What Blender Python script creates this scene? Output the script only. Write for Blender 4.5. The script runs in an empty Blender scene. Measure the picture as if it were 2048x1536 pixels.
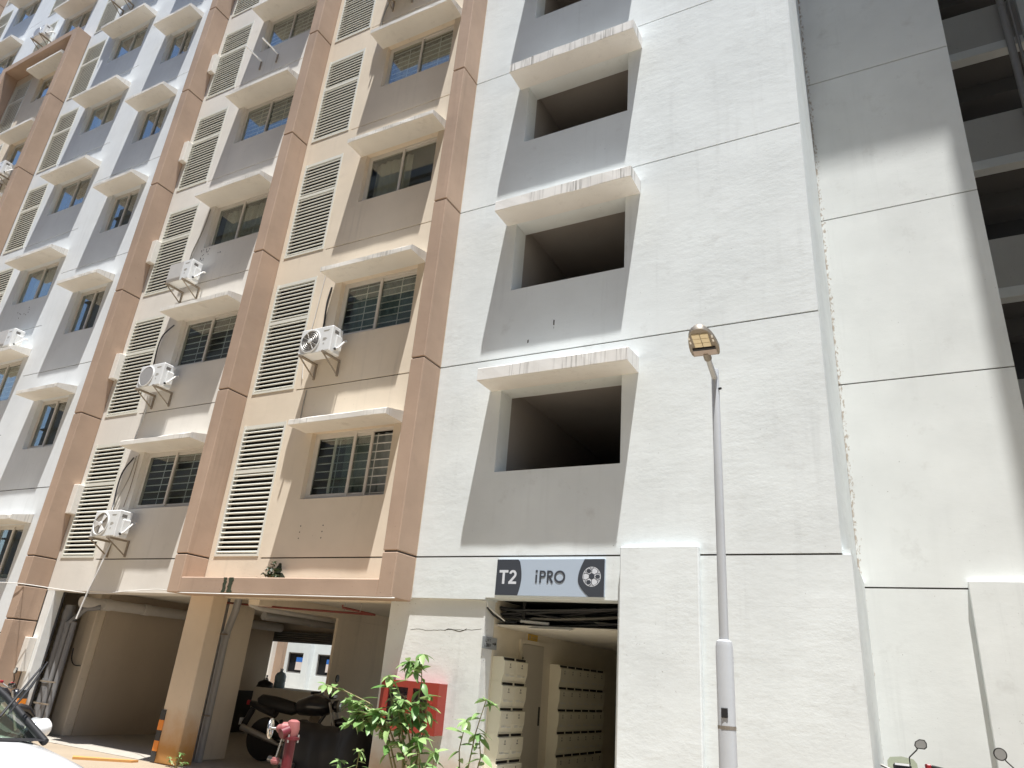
import bpy, math, random
from mathutils import Vector, Matrix
random.seed(7)
S = bpy.context.scene
COL = S.collection
rad = math.radians

# ------------------------------------------------------------------ camera, sky, sun, exposure
CAMP = Vector((0.0, -8.6, 1.6))
ROT = Matrix(((0.88075224, 0.1169102, 0.45891993),
              (0.46708587, -0.37434579, -0.80105931),
              (0.07814274, 0.9198898, -0.38431299)))
F_PX = 1429.176
cam = bpy.data.cameras.new('camera')
camo = bpy.data.objects.new('camera', cam)
COL.objects.link(camo)
cam.sensor_width = 36.0
cam.lens = 36.0 * F_PX / 2048.0
cam.clip_start = 0.05
cam.clip_end = 2000.0
camo.matrix_world = Matrix.Translation(CAMP) @ ROT.to_4x4()
S.camera = camo

TOSUN = Vector((0.27, -0.45, 2.35)).normalized()
w = bpy.data.worlds.new('World'); S.world = w; w.use_nodes = True
nt = w.node_tree
bg = nt.nodes['Background']
sky = nt.nodes.new('ShaderNodeTexSky'); sky.sky_type = 'NISHITA'; sky.sun_disc = False
sky.sun_elevation = math.asin(TOSUN.z)
sky.sun_rotation = math.atan2(TOSUN.x, TOSUN.y)
sky.air_density = 1.0; sky.dust_density = 0.6; sky.ozone_density = 1.5
nt.links.new(sky.outputs[0], bg.inputs[0]); bg.inputs[1].default_value = 0.135
sun = bpy.data.lights.new('sun', 'SUN'); suno = bpy.data.objects.new('sun', sun); COL.objects.link(suno)
sun.energy = 5.0; sun.angle = rad(0.53); sun.color = (1.0, 0.98, 0.945)
suno.rotation_euler = (-TOSUN).to_track_quat('-Z', 'Y').to_euler()
S.view_settings.view_transform = 'Standard'; S.view_settings.look = 'None'
S.view_settings.gamma = 1.0; S.view_settings.use_curve_mapping = False
S.view_settings.exposure = 0.92
S.cycles.max_bounces = 10; S.cycles.diffuse_bounces = 6; S.cycles.transparent_max_bounces = 12
S.cycles.use_denoising = True

# ------------------------------------------------------------------ helpers
def project(p):
    v = ROT.transposed() @ (Vector(p) - CAMP)
    if v.z > -0.05: return None
    return (1024 - F_PX * v.x / v.z, 768 + F_PX * v.y / v.z)
def seen(*pts, m=140):
    q = [project(p) for p in pts]
    q = [a for a in q if a]
    if not q: return False
    xs = [a[0] for a in q]; ys = [a[1] for a in q]
    return max(xs) > -m and min(xs) < 2048 + m and max(ys) > -m and min(ys) < 1536 + m

class MB:
    def __init__(s): s.v = []; s.f = []; s.mi = []; s.cur = 0
    def add(s, vs, fs):
        b = len(s.v); s.v += [tuple(v) for v in vs]
        for f in fs: s.f.append([b + i for i in f]); s.mi.append(s.cur)
        return s
    def box(s, x0, x1, y0, y1, z0, z1):
        if x0 > x1: x0, x1 = x1, x0
        if y0 > y1: y0, y1 = y1, y0
        if z0 > z1: z0, z1 = z1, z0
        return s.add([(x0,y0,z0),(x1,y0,z0),(x1,y1,z0),(x0,y1,z0),(x0,y0,z1),(x1,y0,z1),(x1,y1,z1),(x0,y1,z1)],
              [(0,3,2,1),(4,5,6,7),(0,1,5,4),(1,2,6,5),(2,3,7,6),(3,0,4,7)])
    def bbox(s, x0, x1, y0, y1, z0, z1, b=0.01):
        # box with chamfered vertical and horizontal edges (12 edges), 44 triangles
        if x0 > x1: x0, x1 = x1, x0
        if y0 > y1: y0, y1 = y1, y0
        if z0 > z1: z0, z1 = z1, z0
        b = min(b, (x1-x0)*.45, (y1-y0)*.45, (z1-z0)*.45)
        vs = []; idx = {}
        X = (x0, x1); Y = (y0, y1); Z = (z0, z1)
        for i in (0,1):
            for j in (0,1):
                for k in (0,1):
                    sx = b if i == 0 else -b; sy = b if j == 0 else -b; sz = b if k == 0 else -b
                    idx[i,j,k,'x'] = len(vs); vs.append((X[i], Y[j]+sy, Z[k]+sz))
                    idx[i,j,k,'y'] = len(vs); vs.append((X[i]+sx, Y[j], Z[k]+sz))
                    idx[i,j,k,'z'] = len(vs); vs.append((X[i]+sx, Y[j]+sy, Z[k]))
        fs = []
        for i in (0,1):
            q = [idx[i,0,0,'x'], idx[i,1,0,'x'], idx[i,1,1,'x'], idx[i,0,1,'x']]; fs.append(q if i else q[::-1])
            q = [idx[0,i,0,'y'], idx[1,i,0,'y'], idx[1,i,1,'y'], idx[0,i,1,'y']]; fs.append(q[::-1] if i else q)
            q = [idx[0,0,i,'z'], idx[1,0,i,'z'], idx[1,1,i,'z'], idx[0,1,i,'z']]; fs.append(q if i else q[::-1])
        for i in (0,1):
            for j in (0,1):
                fs.append([idx[i,j,0,'x'], idx[i,j,1,'x'], idx[i,j,1,'y'], idx[i,j,0,'y']])
                fs.append([idx[i,0,j,'x'], idx[i,1,j,'x'], idx[i,1,j,'z'], idx[i,0,j,'z']])
                fs.append([idx[0,i,j,'y'], idx[1,i,j,'y'], idx[1,i,j,'z'], idx[0,i,j,'z']])
                for k in (0,1): fs.append([idx[i,j,k,'x'], idx[i,j,k,'y'], idx[i,j,k,'z']])
        return s.add(vs, fs)
    def prism_x(s, x0, x1, prof):       # prof: (y,z) loop
        n = len(prof)
        vs = [(x0,y,z) for y,z in prof] + [(x1,y,z) for y,z in prof]
        fs = [(i,(i+1)%n,n+(i+1)%n,n+i) for i in range(n)] + [tuple(range(n))[::-1], tuple(range(n,2*n))]
        return s.add(vs, fs)
    def prism_y(s, y0, y1, prof):       # prof: (x,z) loop
        n = len(prof)
        vs = [(x,y0,z) for x,z in prof] + [(x,y1,z) for x,z in prof]
        fs = [(i,(i+1)%n,n+(i+1)%n,n+i) for i in range(n)] + [tuple(range(n))[::-1], tuple(range(n,2*n))]
        return s.add(vs, fs)
    def prism_z(s, z0, z1, prof):
        n = len(prof)
        vs = [(x,y,z0) for x,y in prof] + [(x,y,z1) for x,y in prof]
        fs = [(i,(i+1)%n,n+(i+1)%n,n+i) for i in range(n)] + [tuple(range(n))[::-1], tuple(range(n,2*n))]
        return s.add(vs, fs)
    def tube(s, pts, r, n=8, caps=True):
        pts = [Vector(p) for p in pts]
        rs = r if isinstance(r, (list, tuple)) else [r]*len(pts)
        ref = None; rings = []
        for i, p in enumerate(pts):
            t = (pts[min(i+1,len(pts)-1)] - pts[max(i-1,0)])
            if t.length < 1e-9: t = Vector((0,0,1))
            t.normalize()
            if ref is None: ref = Vector((0,0,1)) if abs(t.z) < .9 else Vector((1,0,0))
            a = (ref - t*ref.dot(t))
            if a.length < 1e-6: a = t.orthogonal()
            a.normalize(); b = t.cross(a); ref = a
            rings.append([p + (a*math.cos(2*math.pi*k/n) + b*math.sin(2*math.pi*k/n))*rs[i] for k in range(n)])
        vs = [v for rg in rings for v in rg]; fs = []
        for i in range(len(pts)-1):
            for k in range(n):
                fs.append((i*n+k, i*n+(k+1)%n, (i+1)*n+(k+1)%n, (i+1)*n+k))
        if caps: fs += [tuple(range(n))[::-1], tuple(range((len(pts)-1)*n, len(pts)*n))]
        return s.add(vs, fs)
    def lathe(s, prof, c=(0,0,0), axis='z', n=20):   # prof: (r, h)
        vs = []; fs = []
        for r, h in prof:
            for k in range(n):
                a = 2*math.pi*k/n; u, v = r*math.cos(a), r*math.sin(a)
                if axis == 'z': q = (u, v, h)
                elif axis == 'y': q = (u, h, v)
                else: q = (h, u, v)
                vs.append((q[0]+c[0], q[1]+c[1], q[2]+c[2]))
        m = len(prof)
        for i in range(m-1):
            for k in range(n): fs.append((i*n+k, i*n+(k+1)%n, (i+1)*n+(k+1)%n, (i+1)*n+k))
        fs += [tuple(range(n))[::-1], tuple(range((m-1)*n, m*n))]
        return s.add(vs, fs)
    def sheet(s, x0, x1, z0, z1, y0, y1, holes=()):
        """upright slab y0..y1 with rectangular holes (hx0,hx1,hz0,hz1); closed surface, no inner faces"""
        xs = sorted({x0, x1, *[min(max(h[i],x0),x1) for h in holes for i in (0,1)]})
        zs = sorted({z0, z1, *[min(max(h[i],z0),z1) for h in holes for i in (2,3)]})
        nx, nz = len(xs)-1, len(zs)-1
        def fill(i, j):
            if i < 0 or j < 0 or i >= nx or j >= nz: return False
            cx, cz = (xs[i]+xs[i+1])/2, (zs[j]+zs[j+1])/2
            return not any(h[0] < cx < h[1] and h[2] < cz < h[3] for h in holes)
        b = len(s.v); V = {}
        def vid(i, j, k):
            if (i,j,k) not in V:
                V[i,j,k] = len(s.v); s.v.append((xs[i], (y0,y1)[k], zs[j]))
            return V[i,j,k]
        def q(*a): s.f.append([vid(*t) for t in a]); s.mi.append(s.cur)
        for i in range(nx):
            for j in range(nz):
                if not fill(i,j): continue
                q((i,j,0),(i+1,j,0),(i+1,j+1,0),(i,j+1,0))
                q((i,j,1),(i,j+1,1),(i+1,j+1,1),(i+1,j,1))
                if not fill(i-1,j): q((i,j,0),(i,j+1,0),(i,j+1,1),(i,j,1))
                if not fill(i+1,j): q((i+1,j,0),(i+1,j,1),(i+1,j+1,1),(i+1,j+1,0))
                if not fill(i,j-1): q((i,j,0),(i,j,1),(i+1,j,1),(i+1,j,0))
                if not fill(i,j+1): q((i,j+1,0),(i+1,j+1,0),(i+1,j+1,1),(i,j+1,1))
        return s
    def mesh(s, name, mats, smooth=None):
        me = bpy.data.meshes.new(name)
        me.from_pydata(s.v, [], s.f)
        for m in (mats if isinstance(mats, (list, tuple)) else [mats]): me.materials.append(m)
        if isinstance(mats, (list, tuple)) and len(mats) > 1:
            me.polygons.foreach_set('material_index', s.mi)
        if smooth:
            me.polygons.foreach_set('use_smooth', [True]*len(me.polygons))
            me.set_sharp_from_angle(angle=rad(smooth))
        me.update()
        return me
    def build(s, name, mats, parent=None, smooth=None, loc=None):
        return place(name, s.mesh(name, mats, smooth), parent, loc)

def place(name, me, parent=None, loc=None, rot=None):
    o = bpy.data.objects.new(name, me); COL.objects.link(o)
    if parent: o.parent = parent
    if loc is not None: o.location = loc
    if rot is not None: o.rotation_euler = rot
    return o
def tag(o, label=None, cat=None, group=None, kind=None):
    if label: o['label'] = label
    if cat: o['category'] = cat
    if group: o['group'] = group
    if kind: o['kind'] = kind
    return o
def thing(name, label, cat, loc=(0,0,0), rz=0, group=None):
    o = place(name, None, None, loc, (0,0,rz)); o.empty_display_size = .2
    return tag(o, label, cat, group)
def dup(root, loc=None, rz=None, label=None, group=None, scale=None):
    def cp(o, par):
        c = o.copy(); COL.objects.link(c)
        if par: c.parent = par
        for ch in list(o.children): cp(ch, c)
        return c
    r = cp(root, None)
    if loc is not None: r.location = loc
    if rz is not None: r.rotation_euler = (0,0,rz)
    if scale: r.scale = (scale,)*3
    if label: r['label'] = label
    if group: r['group'] = group
    return r

# ------------------------------------------------------------------ materials
def newmat(name):
    m = bpy.data.materials.new(name); m.use_nodes = True
    N = m.node_tree.nodes; L = m.node_tree.links
    return m, N, L, N['Principled BSDF']
def plain(name, col, rough=.6, metal=0., spec=.5, coat=0., vary=0.):
    m, N, L, b = newmat(name)
    b.inputs['Base Color'].default_value = (*col, 1); b.inputs['Roughness'].default_value = rough
    b.inputs['Metallic'].default_value = metal; b.inputs['Specular IOR Level'].default_value = spec
    b.inputs['Coat Weight'].default_value = coat
    if vary:
        g = N.new('ShaderNodeNewGeometry'); n = N.new('ShaderNodeTexNoise'); n.inputs['Scale'].default_value = 9; n.inputs['Detail'].default_value = 6
        L.new(g.outputs['Position'], n.inputs['Vector'])
        mx = N.new('ShaderNodeMix'); mx.data_type = 'RGBA'
        mx.inputs['A'].default_value = (*[c*(1-vary) for c in col], 1); mx.inputs['B'].default_value = (*[min(1, c*(1+vary*.6)) for c in col], 1)
        L.new(n.outputs['Fac'], mx.inputs['Factor']); L.new(mx.outputs['Result'], b.inputs['Base Color'])
        bp = N.new('ShaderNodeBump'); bp.inputs['Strength'].default_value = .15; bp.inputs['Distance'].default_value = .004
        L.new(n.outputs['Fac'], bp.inputs['Height']); L.new(bp.outputs['Normal'], b.inputs['Normal'])
    return m
def plaster(name, col, bump=.5, dist=.012, stain=.25, streak=.3, specks=.5, splash=False, blotch=.10, drips=0., corner=False, stain_col=(.16,.13,.10)):
    """painted cement render: trowel relief, cloudy paint, fine dark specks, rain streaks"""
    m, N, L, b = newmat(name)
    b.inputs['Roughness'].default_value = .85; b.inputs['Specular IOR Level'].default_value = .25
    g = N.new('ShaderNodeNewGeometry')
    def mapping(sc):
        mp = N.new('ShaderNodeMapping'); mp.inputs['Scale'].default_value = sc
        L.new(g.outputs['Position'], mp.inputs['Vector']); return mp
    def noise(sc, scale, detail=6, rough=.55):
        n = N.new('ShaderNodeTexNoise'); n.inputs['Scale'].default_value = scale; n.inputs['Detail'].default_value = detail; n.inputs['Roughness'].default_value = rough
        L.new(mapping(sc).outputs[0], n.inputs['Vector']); return n
    def ramp(src, a, bb):
        r = N.new('ShaderNodeMapRange'); r.inputs['From Min'].default_value = a; r.inputs['From Max'].default_value = bb
        L.new(src, r.inputs['Value']); return r.outputs[0]
    def mix(fac, A, B):
        mx = N.new('ShaderNodeMix'); mx.data_type = 'RGBA'
        if isinstance(fac, float): mx.inputs['Factor'].default_value = fac
        else: L.new(fac, mx.inputs['Factor'])
        for k, v in (('A',A),('B',B)):
            if isinstance(v, tuple): mx.inputs[k].default_value = (*v, 1)
            else: L.new(v, mx.inputs[k])
        return mx.outputs['Result']
    def mul(a, k):
        x = N.new('ShaderNodeMath'); x.operation = 'MULTIPLY'; L.new(a, x.inputs[0])
        if isinstance(k, float): x.inputs[1].default_value = k
        else: L.new(k, x.inputs[1])
        return x.outputs[0]
    cloud = noise((1,1,1), .8, 5)
    c = mix(ramp(cloud.outputs['Fac'], .3, .7), tuple(x*(1-blotch) for x in col), tuple(min(.86, x*(1+blotch*.4)) for x in col))
    # rain streaks
    st = noise((7,7,.35), 1.0, 5, .6); st2 = noise((1,1,1), .5, 3)
    f = mul(mul(ramp(st.outputs['Fac'], .54, .74), ramp(st2.outputs['Fac'], .42, .68)), streak)
    c = mix(f, c, tuple(x*.62 for x in col))
    # grey smudges
    sm = noise((1,1,1), 2.3, 7, .65)
    c = mix(mul(ramp(sm.outputs['Fac'], .60, .80), stain), c, stain_col)
    # specks
    sp = noise((1,1,1), 26., 2, .5); sp2 = noise((1,1,1), 1.3, 4)
    c = mix(mul(mul(ramp(sp.outputs['Fac'], .70, .76), ramp(sp2.outputs['Fac'], .46, .62)), specks), c, (.10,.085,.07))
    if drips:
        dr = noise((30,30,.8), 1.0, 4, .6); dr2 = noise((1,1,.2), 1.6, 3)
        sn = N.new('ShaderNodeSeparateXYZ'); L.new(g.outputs['True Normal'], sn.inputs[0])
        ab = N.new('ShaderNodeMath'); ab.operation = 'ABSOLUTE'; L.new(sn.outputs['Z'], ab.inputs[0])
        c = mix(mul(mul(mul(ramp(dr.outputs['Fac'], .50, .66), ramp(dr2.outputs['Fac'], .40, .60)), ramp(ab.outputs[0], .6, .3)), drips), c, (.13,.12,.105))
    if corner:      # flaking paint along the inner corner beside the tower
        cx_ = N.new('ShaderNodeSeparateXYZ'); L.new(g.outputs['Position'], cx_.inputs[0])
        fl = noise((1,1,.6), 22., 5, .6)
        a = N.new('ShaderNodeMath'); a.operation = 'MULTIPLY_ADD'; a.inputs[1].default_value = -.42; L.new(fl.outputs['Fac'], a.inputs[0]); L.new(cx_.outputs['X'], a.inputs[2])
        c = mix(mul(ramp(a.outputs[0], -.80, -.84), .7), c, (.33,.24,.16))
    if splash:      # red soil thrown up on the foot of the wall
        sx = N.new('ShaderNodeSeparateXYZ'); L.new(g.outputs['Position'], sx.inputs[0])
        wob = noise((1,1,1), 3.5, 6, .65)
        a = N.new('ShaderNodeMath'); a.operation = 'MULTIPLY_ADD'; a.inputs[1].default_value = -.55; L.new(wob.outputs['Fac'], a.inputs[0]); L.new(sx.outputs['Z'], a.inputs[2])
        c = mix(mul(ramp(a.outputs[0], .52, -.1), .9), c, (.50,.235,.055))
    L.new(c, b.inputs['Base Color'])
    # relief
    t1 = noise((1,1,1.9), 2.6, 10, .66); t2 = noise((1,1,1.6), 16., 5, .6)
    ad = N.new('ShaderNodeMath'); ad.operation = 'MULTIPLY_ADD'; ad.inputs[1].default_value = .16; L.new(t2.outputs['Fac'], ad.inputs[0]); L.new(t1.outputs['Fac'], ad.inputs[2])
    bp = N.new('ShaderNodeBump'); bp.inputs['Strength'].default_value = bump; bp.inputs['Distance'].default_value = dist
    pa = noise((1,1,1), .9, 4); pm_ = mul(ad.outputs[0], ramp(pa.outputs['Fac'], .30, .70))
    hm = N.new('ShaderNodeMath'); hm.operation = 'MULTIPLY_ADD'; hm.inputs[1].default_value = .35; L.new(ad.outputs[0], hm.inputs[0]); L.new(pm_, hm.inputs[2])
    L.new(hm.outputs[0], bp.inputs['Height']); L.new(bp.outputs['Normal'], b.inputs['Normal'])
    return m

M = {}
M['tower'] = plaster('white_render', (.735,.78,.785), bump=.42, dist=.013, stain=.26, streak=.45)
M['recess'] = plaster('cream_white_render', (.755,.78,.77), bump=.28, dist=.009, stain=.22, streak=.3, corner=True)
M['peach'] = plaster('peach_render', (.75,.655,.525), bump=.35, dist=.008, stain=.18, streak=.5)
M['cream'] = plaster('cream_render', (.76,.725,.665), bump=.35, dist=.008, stain=.15, streak=.35)
M['white'] = plaster('white_bay_render', (.725,.755,.77), bump=.35, dist=.008, stain=.12, streak=.4)
M['brown'] = plaster('brown_render', (.43,.312,.232), bump=.45, dist=.009, stain=.22, streak=.6, blotch=.16, stain_col=(.2,.15,.12))
M['shade'] = plaster('sunshade_render', (.76,.735,.68), bump=.4, dist=.006, stain=.3, streak=.5, specks=.3, drips=.35)
M['shade_t'] = plaster('tower_sunshade_render', (.78,.77,.74), bump=.4, dist=.006, stain=.2, streak=.5, specks=.25, drips=.75)
M['column'] = plaster('column_render', (.70,.575,.43), bump=.3, dist=.006, stain=.15, streak=.3, splash=True)
M['lowwall'] = plaster('low_wall_render', (.765,.775,.755), bump=.45, dist=.012, stain=.25, streak=.3, splash=True)
M['innerwall'] = plaster('parking_wall_render', (.54,.46,.365), bump=.2, dist=.006, stain=.1, streak=.2)
M['ceiling'] = plaster('ceiling_paint', (.70,.66,.58), bump=.2, dist=.004, stain=.1, streak=0.)
M['corridor'] = plaster('corridor_render', (.50,.495,.47), bump=.2, dist=.006, stain=.25, streak=.3)
M['shadedcorridor'] = plaster('shaded_corridor_render', (.13,.125,.12), bump=.2, dist=.006)  # corridor render darkened, shade of the deep openings put into the colour
M['landing'] = plaster('shaded_landing_render', (.33,.305,.285), bump=.2, dist=.006, stain=.25, streak=.3)  # darker than the light landing walls, recess shade put into the colour
M['groove'] = plain('joint_filler', (.055,.045,.038), .9)
M['dark'] = plain('dark_void', (.02,.02,.018), .9)  # near-black stand-in for unlit space behind louvres and above the lobby
M['lobby'] = plaster('lobby_paint', (.73,.67,.54), bump=.15, dist=.004, stain=.1, streak=.1)
M['louvre'] = plain('louvre_cream_paint', (.72,.72,.65), .45, vary=.08)
M['alu'] = plain('window_aluminium', (.66,.63,.58), .4, vary=.05)
M['grille'] = plain('grille_white_paint', (.78,.78,.76), .5)
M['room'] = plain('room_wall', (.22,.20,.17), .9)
M['acwhite'] = plain('ac_white_paint', (.74,.75,.74), .4, vary=.05)
M['acdark'] = plain('ac_grille_grey', (.16,.15,.14), .5)
M['acfin'] = plain('ac_coil_fins', (.30,.27,.23), .5)
M['rustmetal'] = plain('weathered_bracket', (.30,.25,.19), .7, .2, vary=.3)
M['rubber'] = plain('black_rubber', (.015,.015,.016), .55)
M['cablebk'] = plain('black_cable', (.035,.035,.037), .38)
M['cablewh'] = plain('white_cable', (.70,.69,.66), .5)
M['pvc'] = plain('grey_pvc', (.36,.35,.34), .4, vary=.12)
M['pvcdark'] = plain('dark_grey_pvc', (.20,.20,.205), .4, vary=.12)
M['pvcpale'] = plain('pale_pvc', (.55,.53,.50), .45, vary=.1)
M['pole'] = plain('lamp_pole_grey_paint', (.45,.47,.49), .42, .0, vary=.06)
M['lamphead'] = plain('lamp_casting', (.27,.24,.20), .5, .4, vary=.1)
M['led'] = plain('led_lens', (.72,.64,.44), .3)
M['drivercover'] = plain('driver_cover_paint', (.42,.36,.33), .5)
M['red'] = plain('red_paint', (.13,.007,.014), .5, coat=.1, vary=.18)
M['rustred'] = plain('sprinkler_red', (.17,.03,.02), .6)
M['redpale'] = plain('faded_red_paint', (.33,.115,.11), .45, vary=.2)
M['redfresh'] = plain('red_cabinet_paint', (.36,.045,.03), .45, vary=.12)
M['chrome'] = plain('bright_metal', (.65,.64,.62), .25, 1.0)
M['steel'] = plain('dull_steel', (.42,.41,.39), .45, .8)
M['orange'] = plain('orange_reflective_band', (.80,.26,.03), .45)
M['guard'] = plain('guard_rubber', (.045,.045,.043), .7)
M['slate'] = plain('sign_slate', (.045,.052,.066), .5)
M['signblue'] = plain('sign_pale_blue', (.42,.50,.60), .5)
M['signlight'] = plain('sign_light_letter', (.62,.65,.70), .5)
M['mailbox'] = plain('mailbox_cream', (.79,.75,.60), .5, vary=.04)
M['slot'] = plain('slot_dark', (.015,.014,.012), .6)
M['print'] = plain('printed_grey', (.33,.31,.26), .6)
M['door'] = plain('door_cream', (.50,.46,.38), .5, vary=.05)
M['yellow'] = plain('yellow_plate', (.60,.38,.05), .5)
M['greysign'] = plain('grey_sign_plate', (.30,.32,.33), .4)
M['carwhite'] = plain('car_white_paint', (.80,.80,.80), .25, coat=.8)
M['carblack'] = plain('car_black_trim', (.010,.010,.012), .6, spec=.3)
M['seat'] = plain('car_seat_fabric', (.20,.21,.20), .9)
M['bikeblack'] = plain('bike_black_paint', (.015,.015,.018), .3, coat=.5)
M['bikered'] = plain('bike_red_paint', (.35,.02,.03), .3, coat=.4)
M['mirror'] = plain('mirror_glass', (.50,.51,.51), .22, .55)  # half-metallic grey, brightness of the reflection put into the base colour
M['lens'] = plain('lamp_lens', (.55,.56,.55), .1, .5)
M['cover'] = plain('black_cover_cloth', (.020,.020,.022), .55, vary=.3)
M['bark'] = plain('green_stem', (.26,.22,.11), .7, vary=.2)
M['cloth'] = plain('white_cloth', (.75,.75,.74), .9)
M['paper'] = plain('paper_white', (.74,.74,.72), .7)  # plain white for plates, caps and small parts
M['blue'] = plain('blue_poster', (.03,.16,.55), .6)
M['pink'] = plain('pale_poster', (.70,.62,.58), .6)
M['jug'] = plain('water_jug_plastic', (.25,.36,.44), .12)
M['moss'] = plain('dark_moss', (.035,.045,.022), .95, vary=.4)

def glass(name, tint, f0, rough=.0):
    m, N, L, b = newmat(name); N.remove(b)
    out = N['Material Output']
    tr = N.new('ShaderNodeBsdfTransparent'); tr.inputs[0].default_value = (*tint, 1)
    gl = N.new('ShaderNodeBsdfGlossy'); gl.inputs['Roughness'].default_value = rough; gl.inputs['Color'].default_value = (1,1,1,1)
    # Schlick reflectance, the same from both sides of the pane
    ge = N.new('ShaderNodeNewGeometry'); dt = N.new('ShaderNodeVectorMath'); dt.operation = 'DOT_PRODUCT'
    L.new(ge.outputs['Incoming'], dt.inputs[0]); L.new(ge.outputs['Normal'], dt.inputs[1])
    def mth(op, a, b=None):
        x = N.new('ShaderNodeMath'); x.operation = op
        for i, v in enumerate((a, b)):
            if v is None: continue
            if isinstance(v, float): x.inputs[i].default_value = v
            else: L.new(v, x.inputs[i])
        return x
    one = mth('SUBTRACT', 1.0, mth('ABSOLUTE', dt.outputs['Value']).outputs[0])
    fr = mth('ADD', mth('MULTIPLY', mth('POWER', one.outputs[0], 5.0).outputs[0], 1.0-f0).outputs[0], f0)
    mx = N.new('ShaderNodeMixShader')
    L.new(fr.outputs[0], mx.inputs[0]); L.new(tr.outputs[0], mx.inputs[1]); L.new(gl.outputs[0], mx.inputs[2]); L.new(mx.outputs[0], out.inputs[0])
    return m
M['glass'] = glass('window_glass', (.86,.90,.88), .10)
M['carglass'] = glass('car_glass', (.66,.80,.70), .05)
M['screen'] = glass('smoke_screen', (.62,.66,.52), .04)

def curtain_mat():
    m, N, L, b = newmat('curtain_fabric'); b.inputs['Roughness'].default_value = .95
    oi = N.new('ShaderNodeObjectInfo'); cr = N.new('ShaderNodeValToRGB'); cr.color_ramp.interpolation = 'CONSTANT'
    cols = [(0,(.42,.40,.33)),(.2,(.20,.15,.10)),(.4,(.30,.33,.33)),(.6,(.50,.46,.38)),(.8,(.16,.22,.24))]
    while len(cr.color_ramp.elements) < len(cols): cr.color_ramp.elements.new(.5)
    for e, (p, c) in zip(cr.color_ramp.elements, cols): e.position = p; e.color = (*c, 1)
    L.new(oi.outputs['Random'], cr.inputs[0]); L.new(cr.outputs[0], b.inputs['Base Color'])
    return m
M['curtain'] = curtain_mat()

def leaf_mat(name, c1, c2):
    m, N, L, b = newmat(name)
    oi = N.new('ShaderNodeObjectInfo'); mx = N.new('ShaderNodeMix'); mx.data_type = 'RGBA'
    mx.inputs['A'].default_value = (*c1,1); mx.inputs['B'].default_value = (*c2,1)
    L.new(oi.outputs['Random'], mx.inputs['Factor']); L.new(mx.outputs['Result'], b.inputs['Base Color'])
    b.inputs['Roughness'].default_value = .42
    tl = N.new('ShaderNodeBsdfTranslucent'); L.new(mx.outputs['Result'], tl.inputs[0])
    ms = N.new('ShaderNodeMixShader'); ms.inputs[0].default_value = .25
    out = N['Material Output']; L.new(b.outputs[0], ms.inputs[1]); L.new(tl.outputs[0], ms.inputs[2]); L.new(ms.outputs[0], out.inputs[0])
    return m
M['leaf'] = leaf_mat('leaf_green', (.10,.23,.055), (.32,.45,.18))

def ground_mat():
    m, N, L, b = newmat('courtyard_paving'); b.inputs['Roughness'].default_value = .85
    g = N.new('ShaderNodeNewGeometry'); n = N.new('ShaderNodeTexNoise'); n.inputs['Scale'].default_value = 1.2; n.inputs['Detail'].default_value = 8
    L.new(g.outputs['Position'], n.inputs['Vector'])
    mx = N.new('ShaderNodeMix'); mx.data_type = 'RGBA'; mx.inputs['A'].default_value = (.24,.19,.135,1); mx.inputs['B'].default_value = (.35,.285,.205,1)
    L.new(n.outputs['Fac'], mx.inputs['Factor']); L.new(mx.outputs['Result'], b.inputs['Base Color'])
    n2 = N.new('ShaderNodeTexNoise'); n2.inputs['Scale'].default_value = 40; L.new(g.outputs['Position'], n2.inputs['Vector'])
    bp = N.new('ShaderNodeBump'); bp.inputs['Strength'].default_value = .3; bp.inputs['Distance'].default_value = .01
    L.new(n2.outputs['Fac'], bp.inputs['Height']); L.new(bp.outputs['Normal'], b.inputs['Normal'])
    return m
M['ground'] = ground_mat()
M['tilefloor'] = plain('lobby_tile', (.60,.56,.48), .4, vary=.08)
M['floor'] = plain('parking_floor', (.36,.33,.285), .8, vary=.25)

# ------------------------------------------------------------------ ground
tag(MB().add([(-400,-400,-.004),(400,-400,-.004),(400,400,-.004),(-400,400,-.004)], [(0,1,2,3)]).build('ground', M['ground']), kind='structure')
tag(MB().box(-45,-5.1,.02,7.9,-.05,.003).build('parking_floor', M['floor']), kind='structure')

# ------------------------------------------------------------------ the apartment block
BLD = thing('apartment_building', 'tall white, cream and brown apartment block with louvred vents and concrete sunshades', 'building')
H0, FL = 3.17, 3.01
def J(k): return H0 + FL*k
G = .022      # joint width
NK = 9
def P(name, mb, mat, smooth=None, parent=BLD): return mb.build(name, mat, parent, smooth)

# --- window prototypes (origin: left bottom corner of opening at wall face)
def frame_mesh(W, H, split=None):
    mb = MB(); t = .045; y0, y1 = .10, .16
    mb.box(0, W, y0, y1, 0, t); mb.box(0, W, y0, y1, H-t, H)
    mb.box(0, t, y0, y1, t, H-t); mb.box(W-t, W, y0, y1, t, H-t)
    return mb
def sash_mesh(x0, x1, H, y0, y1, t=.05):
    mb = MB(); z0, z1 = .047, H-.047
    mb.box(x0, x1, y0, y1, z0, z0+t); mb.box(x0, x1, y0, y1, z1-t, z1)
    mb.box(x0, x0+t, y0, y1, z0+t, z1-t); mb.box(x1-t, x1, y0, y1, z0+t, z1-t)
    return mb
def pane_mesh(x0, x1, H, y): return MB().box(x0+.05, x1-.05, y-.003, y+.003, .097, H-.097)
def grille_mesh(W, H, n=8):
    mb = MB()
    for i in range(n):
        z = H*(i+.7)/(n+.35); mb.box(.05, W-.05, .205, .215, z-.008, z+.008)
    for x in (W*.27, W*.73): mb.box(x-.008, x+.008, .216, .222, .05, H-.05)
    return mb
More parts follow.
